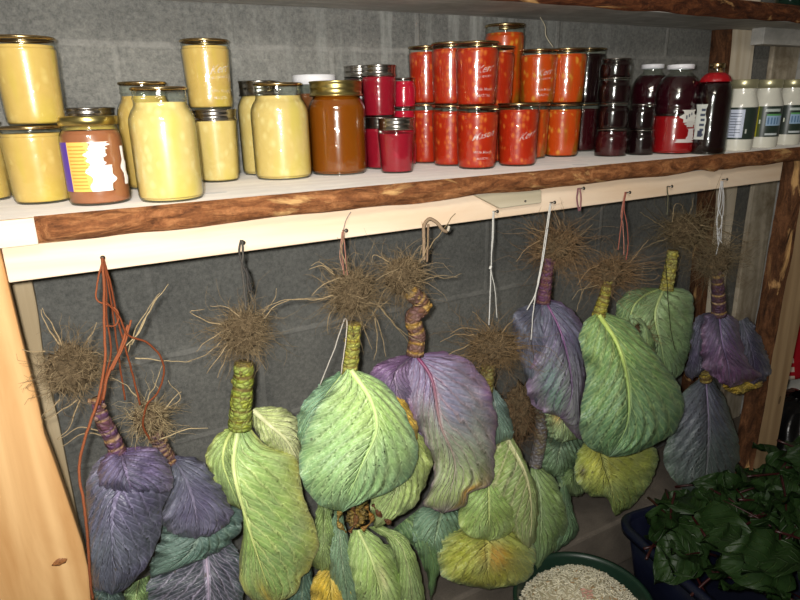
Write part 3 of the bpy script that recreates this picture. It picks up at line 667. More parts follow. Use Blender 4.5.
for i, (bx, lab) in enumerate((((723, 757, 79, 151), 'white dressing jar nearest the dark bottle, nutrition panel facing out'), ((748, 782, 79, 148), 'middle white dressing jar with gold and green label'), ((773, 805, 79, 145), 'white dressing jar farthest right with gold and green label'))):
    w = jar('dressing_jar', lab, 'jar', bx, 'mayo', 'mayo', 'lid_pale', lidr=.80, group=G6)
    m = MB(); q = (w['c'], w['prof'], w['R'], w['h']); A = w['ang']
    patch(m, *q, A - 1.5, A + 1.5, .165, .615, (44, 56, 48), .0006)
    if i == 0:
        patch(m, *q, A - 1.3, A - .62, .165, .615, (206, 212, 190), .0009)
        patch(m, *q, A - .66, A + .28, .19, .585, (196, 204, 222), .0011)
        for k in range(9): patch(m, *q, A - .56, A + (.12 if k % 3 else -.15), .22 + .038 * k, .232 + .038 * k, (84, 92, 112), .0014)
        patch(m, *q, A - .2, A - .18, .20, .46, (84, 92, 112), .0014)
        patch(m, *q, A + .42, A + .52, .25, .31, (190, 196, 186), .0011)
        for k in range(3): patch(m, *q, A - .95, A - .78, .22 + .06 * k, .25 + .06 * k, (90, 130, 80), .0012)
    else:
        patch(m, *q, A - 1.35, A - .95, .165, .615, (222, 214, 150), .0009)
        patch(m, *q, A - .95, A - (.36 if i == 1 else .55), .165, .615, (168, 160, 44), .0009)
        patch(m, *q, A - (.36 if i == 1 else .55), A - .18, .165, .615, (72, 84, 40) if i == 1 else (40, 50, 44), .0009)
        patch(m, *q, A + .02, A + 1.0, .535, .575, (186, 196, 190), .0011)
        patch(m, *q, A + .12, A + 1.2, .33, .475, (150, 178, 206), .0011)
        patch(m, *q, A + .12, A + 1.2, .475, .50, (96, 160, 96), .0011)
        for k in range(4): patch(m, *q, A + .2 + .2 * k, A + .3 + .2 * k, .35, .45, (92, 124, 160), .0013)
        patch(m, *q, A + .15, A + 1.0, .19, .22, (196, 204, 206), .0011)
        patch(m, *q, A - .8, A - .6, .24, .28, (236, 230, 190), .0012)
        patch(m, *q, A - .28, A - .2, .36, .42, (220, 226, 206), .0012)
    m.build('label', M['print'], w['root'])
# jar on the upper shelf, only its base in view
uc = W(790, 3, 1.27); c = Vector((uc.x, 1.27, ZT + .047)); root = empty('glass_jar', c, 'dark green glass jar on the upper shelf, cut by the top edge', 'jar')
m = MB(); m.lathe([(0, 0), (.036, 0), (.043, .006), (.045, .03), (.045, .11), (.036, .13), (.034, .15)], c, 32); m.build('glass_body', M['darkglass'], root)
m = MB(); m.lathe([(.036, .145), (.037, .165), (0, .165)], c, 32); m.build('lid', M['lid_gold'], root)
m = MB(); m.tube(cr([W(540, 17, 1.3), W(545, 26, 1.3), W(546, 36, 1.29), W(553, 47, 1.28)], 14), .0009, 5, lin((190, 180, 150))); tag(m.build('straw', M['grass'], None), 'thin pale straw hanging under the upper shelf above the relish jars', 'straw')
# ------------------------------------------------------------------ hanging cabbages
def mpx(px, py, y): return -(W(px, py, y) - CAM).dot(bk) / F
def leaf(root, L, R, tip, y, Mi=None, bulge=.035, back=.03, curl=.02, cols=None, vein=None, ruf=.004, puck=.004, rag=1.2, seed=0, label=None, tipout=0.0, edgew=6, patchc=None, name='leaf', rib=.003, ribr=0, ribc=None):
    N, K = 56, 36
    if Mi is None: Mi = [((a[0] + b[0]) / 2, (a[1] + b[1]) / 2) for a, b in zip(cr([(p[0], p[1], 0) for p in L], 5), cr([(p[0], p[1], 0) for p in R], 5))][:4]
    z3 = lambda ps: [(a, b, 0) for a, b in list(ps) + [tip]]
    cl, cm, crr = cr(z3(L), N), cr(z3(Mi), N), cr(z3(R), N)
    def dull(x):
        if x[2] > x[1] + 2:
            g = .3 * x[0] + .59 * x[1] + .11 * x[2]; red = x[0] >= x[2] - 14; f = .08 if red else .44; x = tuple(min(255, (q + (g - q) * f) * (k + .06 * red)) for q, k in zip(x, (.84, .88, .92)))
        return x
    bulge *= .62; curl *= .6
    a, b, e = [lin(dull(x)) for x in cols]; vn = [lin(dull(x)) for x in (vein if isinstance(vein[0], (tuple, list)) else (vein, vein))]
    rows = []
    for i in range(N):
        t = i / (N - 1); row = []
        for j in range(K):
            s = j / (K - 1) * 2 - 1; as_ = abs(s)
            P = cm[i].lerp(cl[i] if s < 0 else crr[i], as_)
            if rag:
                nx = rag * as_ ** 3 * (mn.noise(Vector((t * 22, s * 2, seed + .5))) * 1.3 + mn.noise(Vector((t * 60, s, seed + 3))) * .6)
                dv = (cl[i] if s < 0 else crr[i]) - cm[i]
                if dv.length > 1: P = P + dv.normalized() * nx
                elif i > N - 4: P = P + Vector((0, nx, 0))
            ph = t * 8 - as_ ** .85 * 4.2
            sgn = 1 if s < 0 else -1
            d = back * (1 - sm(0, .35, t)) - bulge * math.sin(PI * min(1, t * .92 + .04)) * (1 - s * s * .9) + curl * as_ ** 2.2 * (.4 + t) - tipout * t * t
            d += 1.4 * ruf * as_ ** 3 * math.sin(t * 30 + seed + sgn) + ruf * .7 * as_ ** 4 * math.sin(t * 63 + seed * 2)
            d += -2.6 * puck * (.5 + .5 * math.cos(2 * PI * ph)) * sm(.02, .3, as_) * (1 - as_ ** 4) * math.sin(PI * min(1, t + .08)) ** .5 + puck * .9 * mn.noise(Vector((s * 2.5, t * 5, seed)))
            d += .010 * as_ ** 1.5 * math.sin(t * 12.5 + seed * 1.7 + sgn * 1.1) * sm(.05, .3, t) + .006 * mn.noise(Vector((s * 1.6 + seed, t * 3.4, 5)))
            d += -rib * math.exp(-(s / .07) ** 2) * (1 - t)
            w = W(P.x, P.y, y + d)
            nz = mn.noise(Vector((s * 1.7, t * 2.6, seed * 1.3))) * .5 + .25 * mn.noise(Vector((s * 5, t * 7, seed + 8)))
            c = lerp3(a, b, sm(.05, .95, t + nz * .35))
            c = lerp3(c, e, max(0, min(1, as_ ** edgew * .9 + sm(.88, 1.0, t) * .7 + nz * .15)))
            if patchc:
                for (u0, s0, rr, pc) in patchc:
                    k = math.exp(-(((t - u0) / rr) ** 2 + ((s - s0) / (rr * 1.6)) ** 2) * (1 + nz)); c = lerp3(c, lin(pc), min(.95, k * 1.1))
            row.append((w, c, lerp3(vn[0], vn[1], t), (j / (K - 1), t)))
        rows.append(row)
    m = MB(); m.grid(rows); o = m.build(name, M['leaf'], root)
    if label: o['label'] = label
    if ribr:
        mid = [(m.v[i * K + K // 2] + m.v[i * K + K // 2 - 1]) * .5 for i in range(int(N * .9))]; n_ = len(mid)
        toc = [(CAM - p).normalized() * (ribr * .35) for p in mid]; rc = lin(ribc or (214, 224, 160))
        rb = MB(); rb.tube([p + q for p, q in zip(mid, toc)], [ribr * (1 - .88 * (i / n_) ** .8) * (1 if i > 1 else .8) for i in range(n_)], 10, cs=[lerp3(rc, vn[1], (i / n_) ** 1.3) for i in range(n_)])
        rb.build('midrib', M['midrib'], o)
    return o
def roots(root, px, py, rp, y, n=330, asp=1.0, bias=(0, 0, 0), seed=0, longs=(), core=.50, c1=(104, 88, 66), c2=(156, 136, 104), ln=1.0, core_dz=0.0, squash=.8):
    rg = random.Random(seed + 77); n = int(n * 1.9); c = W(px, py, y); u = mpx(px, py, y); R = rp * u
    m = MB(); m.ell(c, (R * core, R * core * squash, R * core * asp), 40, 26, dis=.55, seed=seed, fr=14)
    m.build('root_ball', M['soil'], root)
    m = MB(); bv = Vector(bias); zs_ = min(1, asp + .15)
    for i in range(n):
        d = Vector((rg.gauss(0, 1), rg.gauss(0, .8), rg.gauss(0, 1))).normalized()
        st = c + Vector((d.x * R * core, d.y * R * core * squash, d.z * R * core * asp)) * rg.uniform(.5, 1.05)
        tan = (d * rg.uniform(.1, .9) + Vector((rg.gauss(0, .6), rg.gauss(0, .6), rg.gauss(0, .6))) + bv * rg.uniform(.3, 1.2)).normalized()
        Ln = R * rg.choice((.4, .5, .6, .7, .8, 1.0, 1.3, 1.7)) * ln * rg.uniform(.7, 1.15); p = st.copy(); pts = [p.copy()]; S_ = 7
        for k in range(S_):
            tan = (tan + Vector((rg.gauss(0, .42), rg.gauss(0, .42), rg.gauss(0, .42) - .03))).normalized(); p = p + Vector((tan.x, tan.y, tan.z * zs_)) * (Ln / S_); pts.append(p.copy())
        r0 = rg.choice((.0004, .0005, .0005, .0007)); cc = lerp3(lin(c1), lin(c2), rg.random())
        m.tube(pts, [r0 * (1 - .7 * k / S_) for k in range(S_ + 1)], 3, cc, False)
    o = m.build('fine_roots', M['root'], root); o['kind'] = 'stuff'
    for q, ps in enumerate(longs):
        w = [a[2] if len(a) > 2 else 0 for a in ps]
        pts = cr([W(a[0], a[1], y + .0 + (-.02 + .01 * ((q * 7) % 5)) + w[i]) for i, a in enumerate(ps)], 18)
        jit = [p + Vector((mn.noise(p * 60), mn.noise(p * 60 + Vector((5, 0, 0))), mn.noise(p * 60 + Vector((0, 9, 0))))) * .0025 for p in pts]
        m = MB(); m.tube(jit, [.0013 * (1 - .6 * k / 17) for k in range(18)], 5, lerp3(lin(c2), lin((150, 132, 102)), rg.random()), True); m.build('root', M['root'], root)
def stem(root, pts, rad, y, c1, c2, ring=None, seed=0, bump=.10, dy=0.0):
    n = 40; P = cr([W(a, b, y + dy * i / max(1, len(pts) - 1)) for i, (a, b) in enumerate(pts)], n); u = mpx(*pts[0], y); rg = random.Random(seed)
    m = MB(); rr = []; cs = []
    per = rg.uniform(5.5, 7.5)
    for i in range(n):
        t = i / (n - 1); f = (t * per + .5 * mn.noise(Vector((t * 7, seed, 9)))) % 1; s_ = 1 + bump * (math.sin(PI * f) - .5) + .08 * mn.noise(Vector((t * 9, seed, 0)))
        k = rad if not isinstance(rad, (tuple, list)) else rad[0] + (rad[1] - rad[0]) * t
        rr.append(k * u * s_); c = lerp3(lin(c1), lin(c2), .5 + .5 * mn.noise(Vector((t * 11, seed, 3))))
        if ring and f < .22: c = lerp3(c, lin(ring), .8)
        cs.append(c)
    m.tube(P, rr, 14, cs=cs)
    for i, v in enumerate(m.v):
        d = .0016 * mn.noise(v * 130 + Vector((seed, 0, 0))); m.v[i] = v + Vector((d, d, 0))
    # leaf scars: short bracts round the stalk
    for k in range(int(per * .8)):
        t = (k + .5) / (per * 2); i = int(t * (n - 1)); a = k * 2.4 + seed
        o = Vector((math.cos(a), math.sin(a), 0)); p = P[i] + o * rr[i] * .85
        m.tube([p - Vector((0, 0, .004)), p + o * .0025, p + o * .0035 + Vector((0, 0, .004))], [.0035, .0042, .0012], 6, lerp3(lin(c2), lin(ring or c2), .6))
    return m.build('stem', M['stem'], root)
def head(root, px, py, rpx, y, c, vein, asp=1.1, dy=.0):
    u = mpx(px, py, y); rpx *= .8; m = MB(); m.ell(W(px, py, y + dy + .03), (rpx * u, rpx * u * .7, rpx * u * asp), 36, 26, lin(c), dis=.12, seed=px)
    m.c2 = [lin(vein)] * len(m.v); return m.build('head', M['leaf'], root)
def cabbage(px, py, y, label): return empty('hanging_cabbage', W(px, py, y), label, 'cabbage', 'cabbages hung by their roots from the rail')
PU, PUD, PUE = (92, 82, 110), (74, 66, 96), (96, 58, 92)
PV = (140, 118, 150)
GR, GRV = (128, 158, 88), (196, 214, 140)
# A: purple, far left
y = .99; a = cabbage(118, 455, y, 'purple cabbage at far left, hung by orange twine, in front')
roots(a, 71, 369, 40, y + .03, seed=1, n=440, ln=.85, longs=[[(60, 345), (46, 325), (41, 310)], [(62, 345), (55, 330), (42, 308)], [(85, 345), (93, 332), (97, 322)], [(60, 400), (48, 410), (40, 418)], [(65, 385), (50, 392), (38, 396)], [(78, 400), (60, 412), (44, 420)], [(80, 400), (70, 425), (58, 440)], [(45, 352), (30, 352), (22, 350)], [(108, 432), (80, 428), (58, 440)], [(106, 436), (82, 434), (62, 447)]])
stem(a, [(97, 398), (103, 420), (112, 438), (119, 455)], (6, 9), y + .01, (78, 50, 84), (110, 74, 100), (170, 140, 110), 3)
head(a, 130, 490, 34, y + .035, (82, 66, 104), PV)
leaf(a, [(120, 451), (103, 456), (90, 472), (85, 498), (86, 530), (88, 560), (94, 588)], [(124, 449), (145, 446), (160, 452), (170, 466), (172, 486), (163, 507), (161, 530), (150, 560), (132, 583)], (112, 596), y, [(121, 452), (122, 480), (112, 510), (112, 550)], cols=((88, 70, 112), (100, 96, 118), (70, 56, 84)), vein=((150, 120, 160), (150, 148, 170)), bulge=.05, seed=1, puck=.005)
leaf(a, [(118, 451), (105, 455), (98, 470), (102, 490)], [(124, 448), (150, 447), (165, 456), (174, 476), (168, 492)], (140, 497), y - .012, [(121, 451), (125, 470), (130, 485)], cols=((104, 72, 118), (92, 88, 118), (90, 48, 84)), vein=(150, 120, 160), bulge=.045, seed=2, puck=.007, ruf=.002, rag=2)
leaf(a, [(93, 578), (92, 600), (96, 620)], [(118, 585), (125, 600), (120, 620)], (108, 630), y + .02, cols=((52, 70, 66), (60, 84, 76), (40, 50, 52)), vein=(110, 130, 120), seed=4)
# B: second purple, behind A
y = 1.03; b = cabbage(180, 458, y, 'purple and grey-green cabbage behind the far left one, spreading right')
roots(b, 150, 418, 27, y - .01, seed=2, n=260, longs=[[(140, 400), (125, 385), (112, 378)], [(132, 345), (150, 310), (168, 283)], [(128, 352), (140, 322), (160, 293)], [(120, 352), (140, 330), (157, 296)], [(150, 415), (180, 400), (168, 380)], [(160, 440), (185, 430), (208, 428)], [(135, 358), (160, 360), (192, 362)], [(145, 405), (155, 385), (162, 365)], [(165, 410), (178, 395), (182, 392)]], c2=(190, 170, 130))
stem(b, [(155, 432), (162, 448), (172, 462)], 7, y + .03, (86, 62, 78), (110, 80, 96), (160, 130, 100), 5)
head(b, 190, 500, 26, y + .05, (76, 66, 96), PV)
leaf(b, [(170, 456), (170, 475), (163, 505), (163, 525), (178, 536)], [(178, 455), (200, 460), (215, 478), (232, 506), (228, 522), (212, 535)], (196, 539), y, [(172, 457), (188, 485), (196, 515)], cols=((84, 72, 110), (108, 98, 122), (66, 52, 76)), vein=((120, 100, 140), (170, 150, 176)), seed=5, bulge=.03, rag=2.4, ruf=.007)
leaf(b, [(168, 515), (158, 545), (150, 565)], [(235, 505), (243, 513), (240, 530), (226, 547), (200, 560), (172, 572)], (152, 577), y + .03, [(200, 515), (195, 545), (175, 565)], cols=((74, 100, 92), (84, 112, 98), (52, 74, 70)), vein=(130, 150, 136), seed=6, bulge=.02, rag=2.4, ruf=.007)
leaf(b, [(172, 545), (152, 572), (142, 605), (150, 640)], [(232, 540), (243, 565), (242, 605), (232, 640)], (198, 660), y + .05, [(205, 545), (209, 590), (206, 630)], cols=((66, 72, 82), (80, 70, 86), (60, 84, 74)), vein=(196, 176, 192), seed=7, bulge=.02, rag=2, ruf=.006, ribr=0.0035, ribc=(180, 164, 184))
leaf(b, [(128, 585), (122, 600), (128, 615)], [(150, 575), (150, 600), (146, 615)], (138, 622), y + .06, cols=((120, 150, 90), (130, 160, 90), (120, 150, 90)), vein=GRV, seed=8)
# C: green, left of centre
y = 1.03; c_ = cabbage(241, 428, y, 'yellow-green cabbage with a thick knobbly stem, hung by dark cord')
roots(c_, 244, 332, 34, y, seed=3, n=520, bias=(-.25, 0, -.1), asp=1.05, longs=[[(222, 325), (205, 320), (190, 312), (204, 310)], [(225, 330), (208, 340), (196, 352)], [(225, 338), (205, 355), (188, 362)], [(262, 320), (280, 303), (310, 298), (335, 300)], [(262, 315), (274, 300), (276, 288)], [(228, 345), (215, 362), (206, 374)], [(230, 350), (222, 366), (218, 378)], [(250, 350), (262, 362), (266, 370)], [(240, 318), (228, 308), (210, 306)]])
stem(c_, [(244, 362), (243, 385), (241, 405), (240, 428)], (9.5, 12), y, (128, 150, 60), (166, 176, 86), (110, 84, 42), 8)
head(c_, 268, 480, 40, y + .06, (130, 158, 80), GRV, 1.3)
leaf(c_, [(234, 426), (218, 434), (206, 455), (211, 475), (226, 500)], [(237, 428), (240, 460), (242, 490)], (241, 510), y + .012, cols=((150, 172, 80), (140, 168, 90), (190, 190, 70)), vein=GRV, seed=9, bulge=.02, ribr=0.004, ribc=(200, 210, 130))
leaf(c_, [(250, 412), (254, 430), (268, 446), (288, 460)], [(256, 407), (280, 407), (296, 418), (303, 440)], (300, 464), y + .03, [(253, 410), (268, 424), (286, 440)], cols=((176, 190, 120), (206, 210, 150), (150, 160, 90)), vein=(230, 228, 180), seed=10, bulge=.035, ribr=0.006, ribc=(224, 226, 176))
leaf(c_, [(236, 427), (231, 455), (240, 490), (243, 530), (239, 560), (241, 585), (255, 603)], [(250, 428), (268, 446), (296, 458), (302, 490), (314, 522), (319, 545), (309, 570), (301, 577), (297, 592)], (275, 606), y - .005, [(238, 428), (233, 470), (248, 528), (262, 570)], cols=((146, 176, 96), (138, 172, 92), (186, 178, 80)), vein=((206, 220, 150), (206, 214, 130)), seed=11, bulge=.05, puck=.006, patchc=[(.96, -.3, .13, (206, 180, 60))], curl=.03, ribr=0.006, ribc=(206, 220, 150))
leaf(c_, [(318, 500), (313, 535), (311, 562)], [(332, 505), (335, 545), (333, 568)], (322, 574), y + .045, cols=((130, 156, 80), (120, 140, 70), (110, 130, 70)), vein=GRV, seed=12, bulge=.012)
leaf(c_, [(296, 572), (288, 600), (292, 640)], [(312, 568), (316, 600), (316, 640)], (304, 650), y + .07, cols=((70, 100, 84), (76, 110, 90), (60, 86, 74)), vein=(130, 150, 120), seed=13)
# D: green, front big leaf
y = .985; d_ = cabbage(350, 370, y, 'blue-green cabbage with one broad front leaf, hung by reddish twine')
roots(d_, 352, 293, 34, y + .02, seed=4, n=540, longs=[[(335, 275), (322, 266), (309, 270)], [(333, 272), (320, 262), (312, 266)], [(375, 300), (395, 325), (410, 345)], [(378, 305), (400, 330), (424, 344)], [(372, 310), (382, 335), (386, 358)], [(334, 295), (315, 300), (285, 300), (265, 308)], [(375, 280), (395, 270), (404, 262)], [(335, 305), (328, 320), (328, 335)], [(340, 278), (322, 285), (312, 296)], [(362, 322), (368, 340), (372, 350)], [(375, 318), (377, 340), (374, 360)], [(345, 265), (342, 250), (344, 232)]])
stem(d_, [(354, 322), (353, 340), (351, 358), (349, 374)], (7, 8.5), y + .01, (150, 156, 70), (180, 176, 90), (116, 90, 44), 12)
head(d_, 350, 425, 36, y + .06, (120, 154, 96), GRV, 1.2)
leaf(d_, [(344, 370), (322, 382), (302, 404), (297, 425), (300, 446)], [(348, 371), (332, 392), (318, 410), (312, 438)], (306, 462), y + .015, [(346, 371), (324, 400), (312, 425)], cols=((100, 140, 106), (110, 148, 110), (86, 128, 104)), vein=(186, 212, 150), seed=14, bulge=.01, ruf=.007, rag=1.8, ribr=0.0042, ribc=(200, 222, 150))
leaf(d_, [(346, 369), (334, 385), (316, 408), (303, 440), (299, 465), (306, 490), (322, 506)], [(354, 369), (380, 380), (398, 400), (413, 430), (418, 450), (411, 475), (392, 490), (366, 501)], (342, 512), y - .03, [(351, 370), (371, 400), (377, 430), (362, 465)], cols=((166, 192, 108), (132, 168, 112), (106, 148, 108)), vein=((206, 226, 164), (176, 206, 140)), seed=15, bulge=.045, puck=.008, curl=.015, rib=.006, ribr=0.0062, ribc=(206, 226, 150))
# E: purple-to-green, centre
y = 1.01; e_ = cabbage(416, 355, y, 'purple cabbage at centre with a long leaf turning green below')
roots(e_, 403, 276, 31, y + .02, seed=5, n=420, longs=[[(390, 262), (375, 255), (372, 262)], [(420, 262), (435, 240), (455, 213)], [(422, 272), (445, 278), (462, 274)], [(385, 290), (372, 315), (366, 318)], [(388, 300), (375, 312), (362, 330)], [(422, 258), (428, 245), (428, 235)], [(415, 282), (440, 276), (458, 277)], [(420, 255), (424, 240), (422, 222)]], c2=(168, 146, 112))
stem(e_, [(410, 292), (423, 305), (413, 318), (417, 335), (415, 355)], (8, 9), y + .005, (126, 96, 84), (112, 78, 76), (196, 160, 86), 15)
head(e_, 425, 410, 44, y + .06, (96, 80, 108), PV, 1.25)
leaf(e_, [(388, 395), (388, 430), (378, 470), (370, 505)], [(402, 392), (420, 432), (434, 452), (428, 482), (418, 502), (396, 520)], (376, 527), y + .02, [(395, 395), (404, 440), (398, 485)], cols=((170, 180, 90), (150, 176, 100), (150, 160, 92)), vein=(206, 214, 150), seed=16, bulge=.02, rag=3, ruf=.01, puck=.006)
leaf(e_, [(384, 388), (385, 400), (392, 418)], [(396, 390), (410, 408), (418, 430)], (415, 446), y - .035, cols=((206, 170, 40), (214, 176, 50), (190, 140, 40)), vein=(220, 196, 90), seed=17, bulge=.008)
leaf(e_, [(412, 354), (390, 358), (373, 368), (367, 382), (378, 392)], [(416, 356), (412, 375), (416, 395), (416, 405)], (410, 418), y + .0, [(413, 355), (395, 375), (402, 400)], cols=((128, 76, 126), (116, 94, 126), (124, 54, 112)), vein=(186, 150, 176), seed=18, bulge=.045, ruf=.003)
leaf(e_, [(413, 355), (405, 375), (408, 405), (424, 440), (434, 470), (430, 488), (424, 505)], [(420, 354), (445, 352), (470, 362), (486, 382), (495, 410), (497, 440), (494, 470), (490, 486), (472, 492), (465, 506)], (444, 513), y - .015, [(416, 355), (432, 380), (440, 425), (455, 465)], cols=((138, 116, 150), (156, 176, 104), (130, 66, 124)), vein=((150, 66, 120), (200, 196, 170)), seed=19, bulge=.05, puck=.006, ruf=.009, rag=2.6, patchc=[(.85, .75, .1, (196, 150, 60)), (.35, .3, .2, (122, 120, 146))], ribr=0.0042, ribc=(122, 44, 92))
# F: green below, root on white string
y = 1.06; f_ = cabbage(487, 388, y, 'green cabbage with pale oval leaves behind the central purple one, root on white string')
roots(f_, 493, 347, 43, y - .01, seed=6, n=440, bias=(0, 0, -.3), asp=.62, longs=[[(470, 345), (448, 355), (440, 370), (432, 375)], [(475, 335), (455, 335), (440, 342)], [(490, 330), (480, 318), (472, 312)], [(500, 335), (508, 325), (515, 318)], [(515, 340), (530, 345), (538, 355)], [(480, 330), (462, 328), (450, 334)]], c1=(112, 90, 64), c2=(160, 134, 98))
stem(f_, [(488, 364), (487, 376), (486, 392)], 7, y, (140, 140, 80), (160, 150, 90), (110, 90, 50), 18)
head(f_, 485, 460, 38, y + .055, (124, 150, 80), GRV, 1.3)
leaf(f_, [(488, 388), (485, 410), (486, 430), (494, 444)], [(494, 386), (506, 404), (513, 428), (512, 438)], (500, 443), y + .0, cols=((96, 120, 116), (110, 140, 116), (86, 110, 104)), vein=(150, 160, 150), seed=20, bulge=.015)
leaf(f_, [(455, 440), (470, 470), (490, 505), (515, 535)], [(512, 436), (526, 462), (537, 490), (538, 515), (535, 540)], (529, 550), y, [(508, 437), (527, 475), (532, 515)], cols=((140, 166, 84), (136, 158, 92), (150, 150, 80)), vein=(212, 206, 160), seed=21, bulge=.025, ribr=0.004, ribc=(206, 204, 160))
leaf(f_, [(485, 468), (468, 492), (458, 515), (462, 530), (475, 538)], [(491, 468), (505, 488), (515, 515), (513, 530), (502, 538)], (489, 541), y - .008, [(488, 469), (489, 495), (489, 520)], cols=((142, 174, 92), (150, 180, 86), (160, 180, 90)), vein=(206, 220, 140), seed=22, bulge=.022, rag=.6, ribr=0.0025, ribc=(206, 220, 140))
leaf(f_, [(458, 520), (440, 542), (438, 568), (452, 582)], [(515, 525), (533, 542), (535, 565), (524, 582)], (490, 590), y + .012, [(487, 525), (488, 550), (488, 572)], cols=((150, 160, 60), (160, 160, 56), (120, 150, 110)), vein=(206, 200, 100), seed=23, bulge=.03, patchc=[(.45, .2, .16, (214, 160, 30)), (.5, -.6, .2, (170, 176, 50))])
leaf(f_, [(430, 500), (414, 518), (414, 545), (426, 556)], [(462, 502), (464, 525), (454, 548), (446, 557)], (438, 560), y + .03, cols=((100, 136, 106), (108, 142, 106), (96, 128, 100)), vein=(160, 186, 140), seed=24, bulge=.015)
# G: green, hanging low behind F
y = 1.13; g_ = cabbage(545, 465, y, 'green cabbage on a grey stem with a long brown root mat')
roots(g_, 519, 412, 30, y - .02, seed=7, n=300, bias=(0, 0, -.8), asp=1.75, c1=(104, 80, 58), c2=(142, 114, 84), core=.5, longs=[])
stem(g_, [(526, 400), (540, 415), (540, 440), (535, 466)], (6, 7), y + .01, (112, 112, 116), (140, 136, 136), None, 20, .1)
head(g_, 548, 510, 22, y + .05, (110, 140, 84), GRV, 1.5)
leaf(g_, [(550, 466), (560, 490), (556, 520), (552, 545)], [(556, 462), (566, 478), (573, 508), (579, 530), (572, 540)], (556, 553), y + .01, cols=((90, 120, 84), (96, 130, 90), (90, 120, 80)), vein=(140, 160, 120), seed=25, bulge=.012)
leaf(g_, [(531, 466), (528, 490), (530, 520), (532, 548), (534, 562)], [(540, 464), (556, 480), (565, 505), (567, 530), (556, 548)], (537, 570), y - .01, [(534, 466), (540, 500), (540, 540)], cols=((132, 158, 84), (112, 142, 88), (120, 140, 90)), vein=(176, 196, 140), seed=26, bulge=.025)
# H: purple, right of centre
y = 1.06; h_ = cabbage(547, 303, y, 'purple round-topped cabbage right of centre, on a split white string')
roots(h_, 555, 247, 38, y + .01, seed=8, n=460, asp=.7, longs=[[(540, 240), (525, 250), (516, 262)], [(570, 240), (585, 232), (592, 224)], [(575, 250), (586, 258), (590, 280)], [(572, 258), (580, 280), (582, 300)], [(560, 225), (556, 215), (553, 208)], [(545, 232), (530, 228), (524, 224)]], c2=(160, 132, 98), c1=(108, 84, 60))
stem(h_, [(549, 258), (546, 280), (543, 303)], (5, 7.5), y, (88, 50, 86), (112, 70, 100), (130, 96, 90), 22)
head(h_, 553, 345, 34, y + .045, (84, 74, 108), PV)
leaf(h_, [(541, 301), (520, 308), (512, 322), (515, 345), (524, 372), (528, 388)], [(546, 303), (552, 330), (552, 365), (545, 395)], (536, 406), y - .005, [(543, 303), (532, 330), (536, 370)], cols=((94, 84, 120), (100, 98, 118), (84, 70, 100)), vein=(140, 120, 156), seed=27, bulge=.03)
leaf(h_, [(542, 302), (540, 325), (532, 360), (528, 385), (532, 405)], [(550, 300), (568, 306), (582, 325), (588, 350), (585, 380), (580, 410), (582, 440)], (560, 418), y - .02, [(546, 302), (560, 330), (570, 365), (572, 395)], cols=((102, 90, 126), (120, 122, 120), (124, 66, 118)), vein=((136, 110, 150), (160, 130, 160)), seed=28, bulge=.05, puck=.007, ruf=.008, rag=2.4, patchc=[(.8, -.4, .16, (104, 134, 112)), (.62, -.5, .12, (100, 124, 118))], ribr=0.003, ribc=(120, 70, 116))
leaf(h_, [(545, 402), (546, 420), (548, 434)], [(576, 398), (582, 420), (579, 437)], (562, 443), y + .01, cols=((130, 140, 88), (126, 150, 108), (120, 150, 112)), vein=GRV, seed=29, bulge=.01, rag=2, patchc=[(.3, -.3, .2, (176, 140, 70))])
# M: yellow-green lower cabbage under I
y = 1.10; m_ = cabbage(620, 440, y, 'yellow-green cabbage hanging low below the broad ribbed leaf, with a brown spot')
roots(m_, 640, 334, 17, y - .06, seed=9, n=220, bias=(0, 0, -.4), asp=1.0, c1=(98, 70, 48), c2=(140, 106, 72))
stem(m_, [(640, 345), (634, 380), (622, 415), (615, 440)], 5.5, y + .0, (140, 150, 80), (150, 160, 90), (110, 90, 50), 24)
head(m_, 612, 472, 28, y + .04, (130, 150, 70), GRV, 1.1)
leaf(m_, [(545, 432), (538, 452), (545, 470)], [(585, 436), (578, 460), (566, 474)], (554, 477), y + .03, cols=((84, 112, 80), (96, 126, 84), (76, 104, 74)), vein=(140, 160, 120), seed=30, bulge=.012)
leaf(m_, [(560, 462), (558, 482), (568, 494)], [(590, 460), (590, 480), (585, 492)], (577, 497), y + .045, cols=((96, 122, 66), (110, 132, 70), (90, 110, 60)), vein=(140, 160, 110), seed=31, bulge=.01)
leaf(m_, [(586, 440), (577, 455), (576, 480), (590, 496), (606, 498)], [(640, 440), (657, 450), (655, 472), (642, 495), (630, 508)], (615, 516), y - .01, [(600, 440), (605, 465), (612, 490)], cols=((176, 180, 66), (128, 152, 86), (120, 146, 84)), vein=(200, 206, 110), seed=32, bulge=.03, rag=1.4, patchc=[(.35, -.75, .07, (60, 44, 24)), (.2, -.1, .22, (190, 186, 60))])
# I: big green ribbed leaf
y = .995; i_ = cabbage(602, 315, y, 'green cabbage with one huge ribbed oval leaf, hung by pink string')
roots(i_, 611, 273, 37, y + .02, seed=10, n=420, asp=.55, longs=[[(600, 265), (588, 270), (578, 285)], [(635, 270), (655, 268), (668, 268)], [(596, 278), (584, 290), (576, 312)], [(600, 285), (580, 290), (572, 300)], [(630, 262), (640, 250), (648, 240)], [(632, 278), (650, 280), (660, 276)]], c2=(156, 128, 94), c1=(106, 82, 58))
stem(i_, [(609, 278), (604, 298), (598, 318)], (4.6, 7), y + .005, (150, 152, 66), (170, 164, 80), (110, 80, 40), 26)
head(i_, 628, 365, 34, y + .05, (104, 136, 86), GRV, 1.3)
leaf(i_, [(630, 318), (640, 325), (640, 345)], [(640, 318), (650, 330), (656, 350)], (652, 365), y + .01, cols=((116, 142, 90), (110, 140, 90), (100, 130, 80)), vein=GRV, seed=33, bulge=.01)
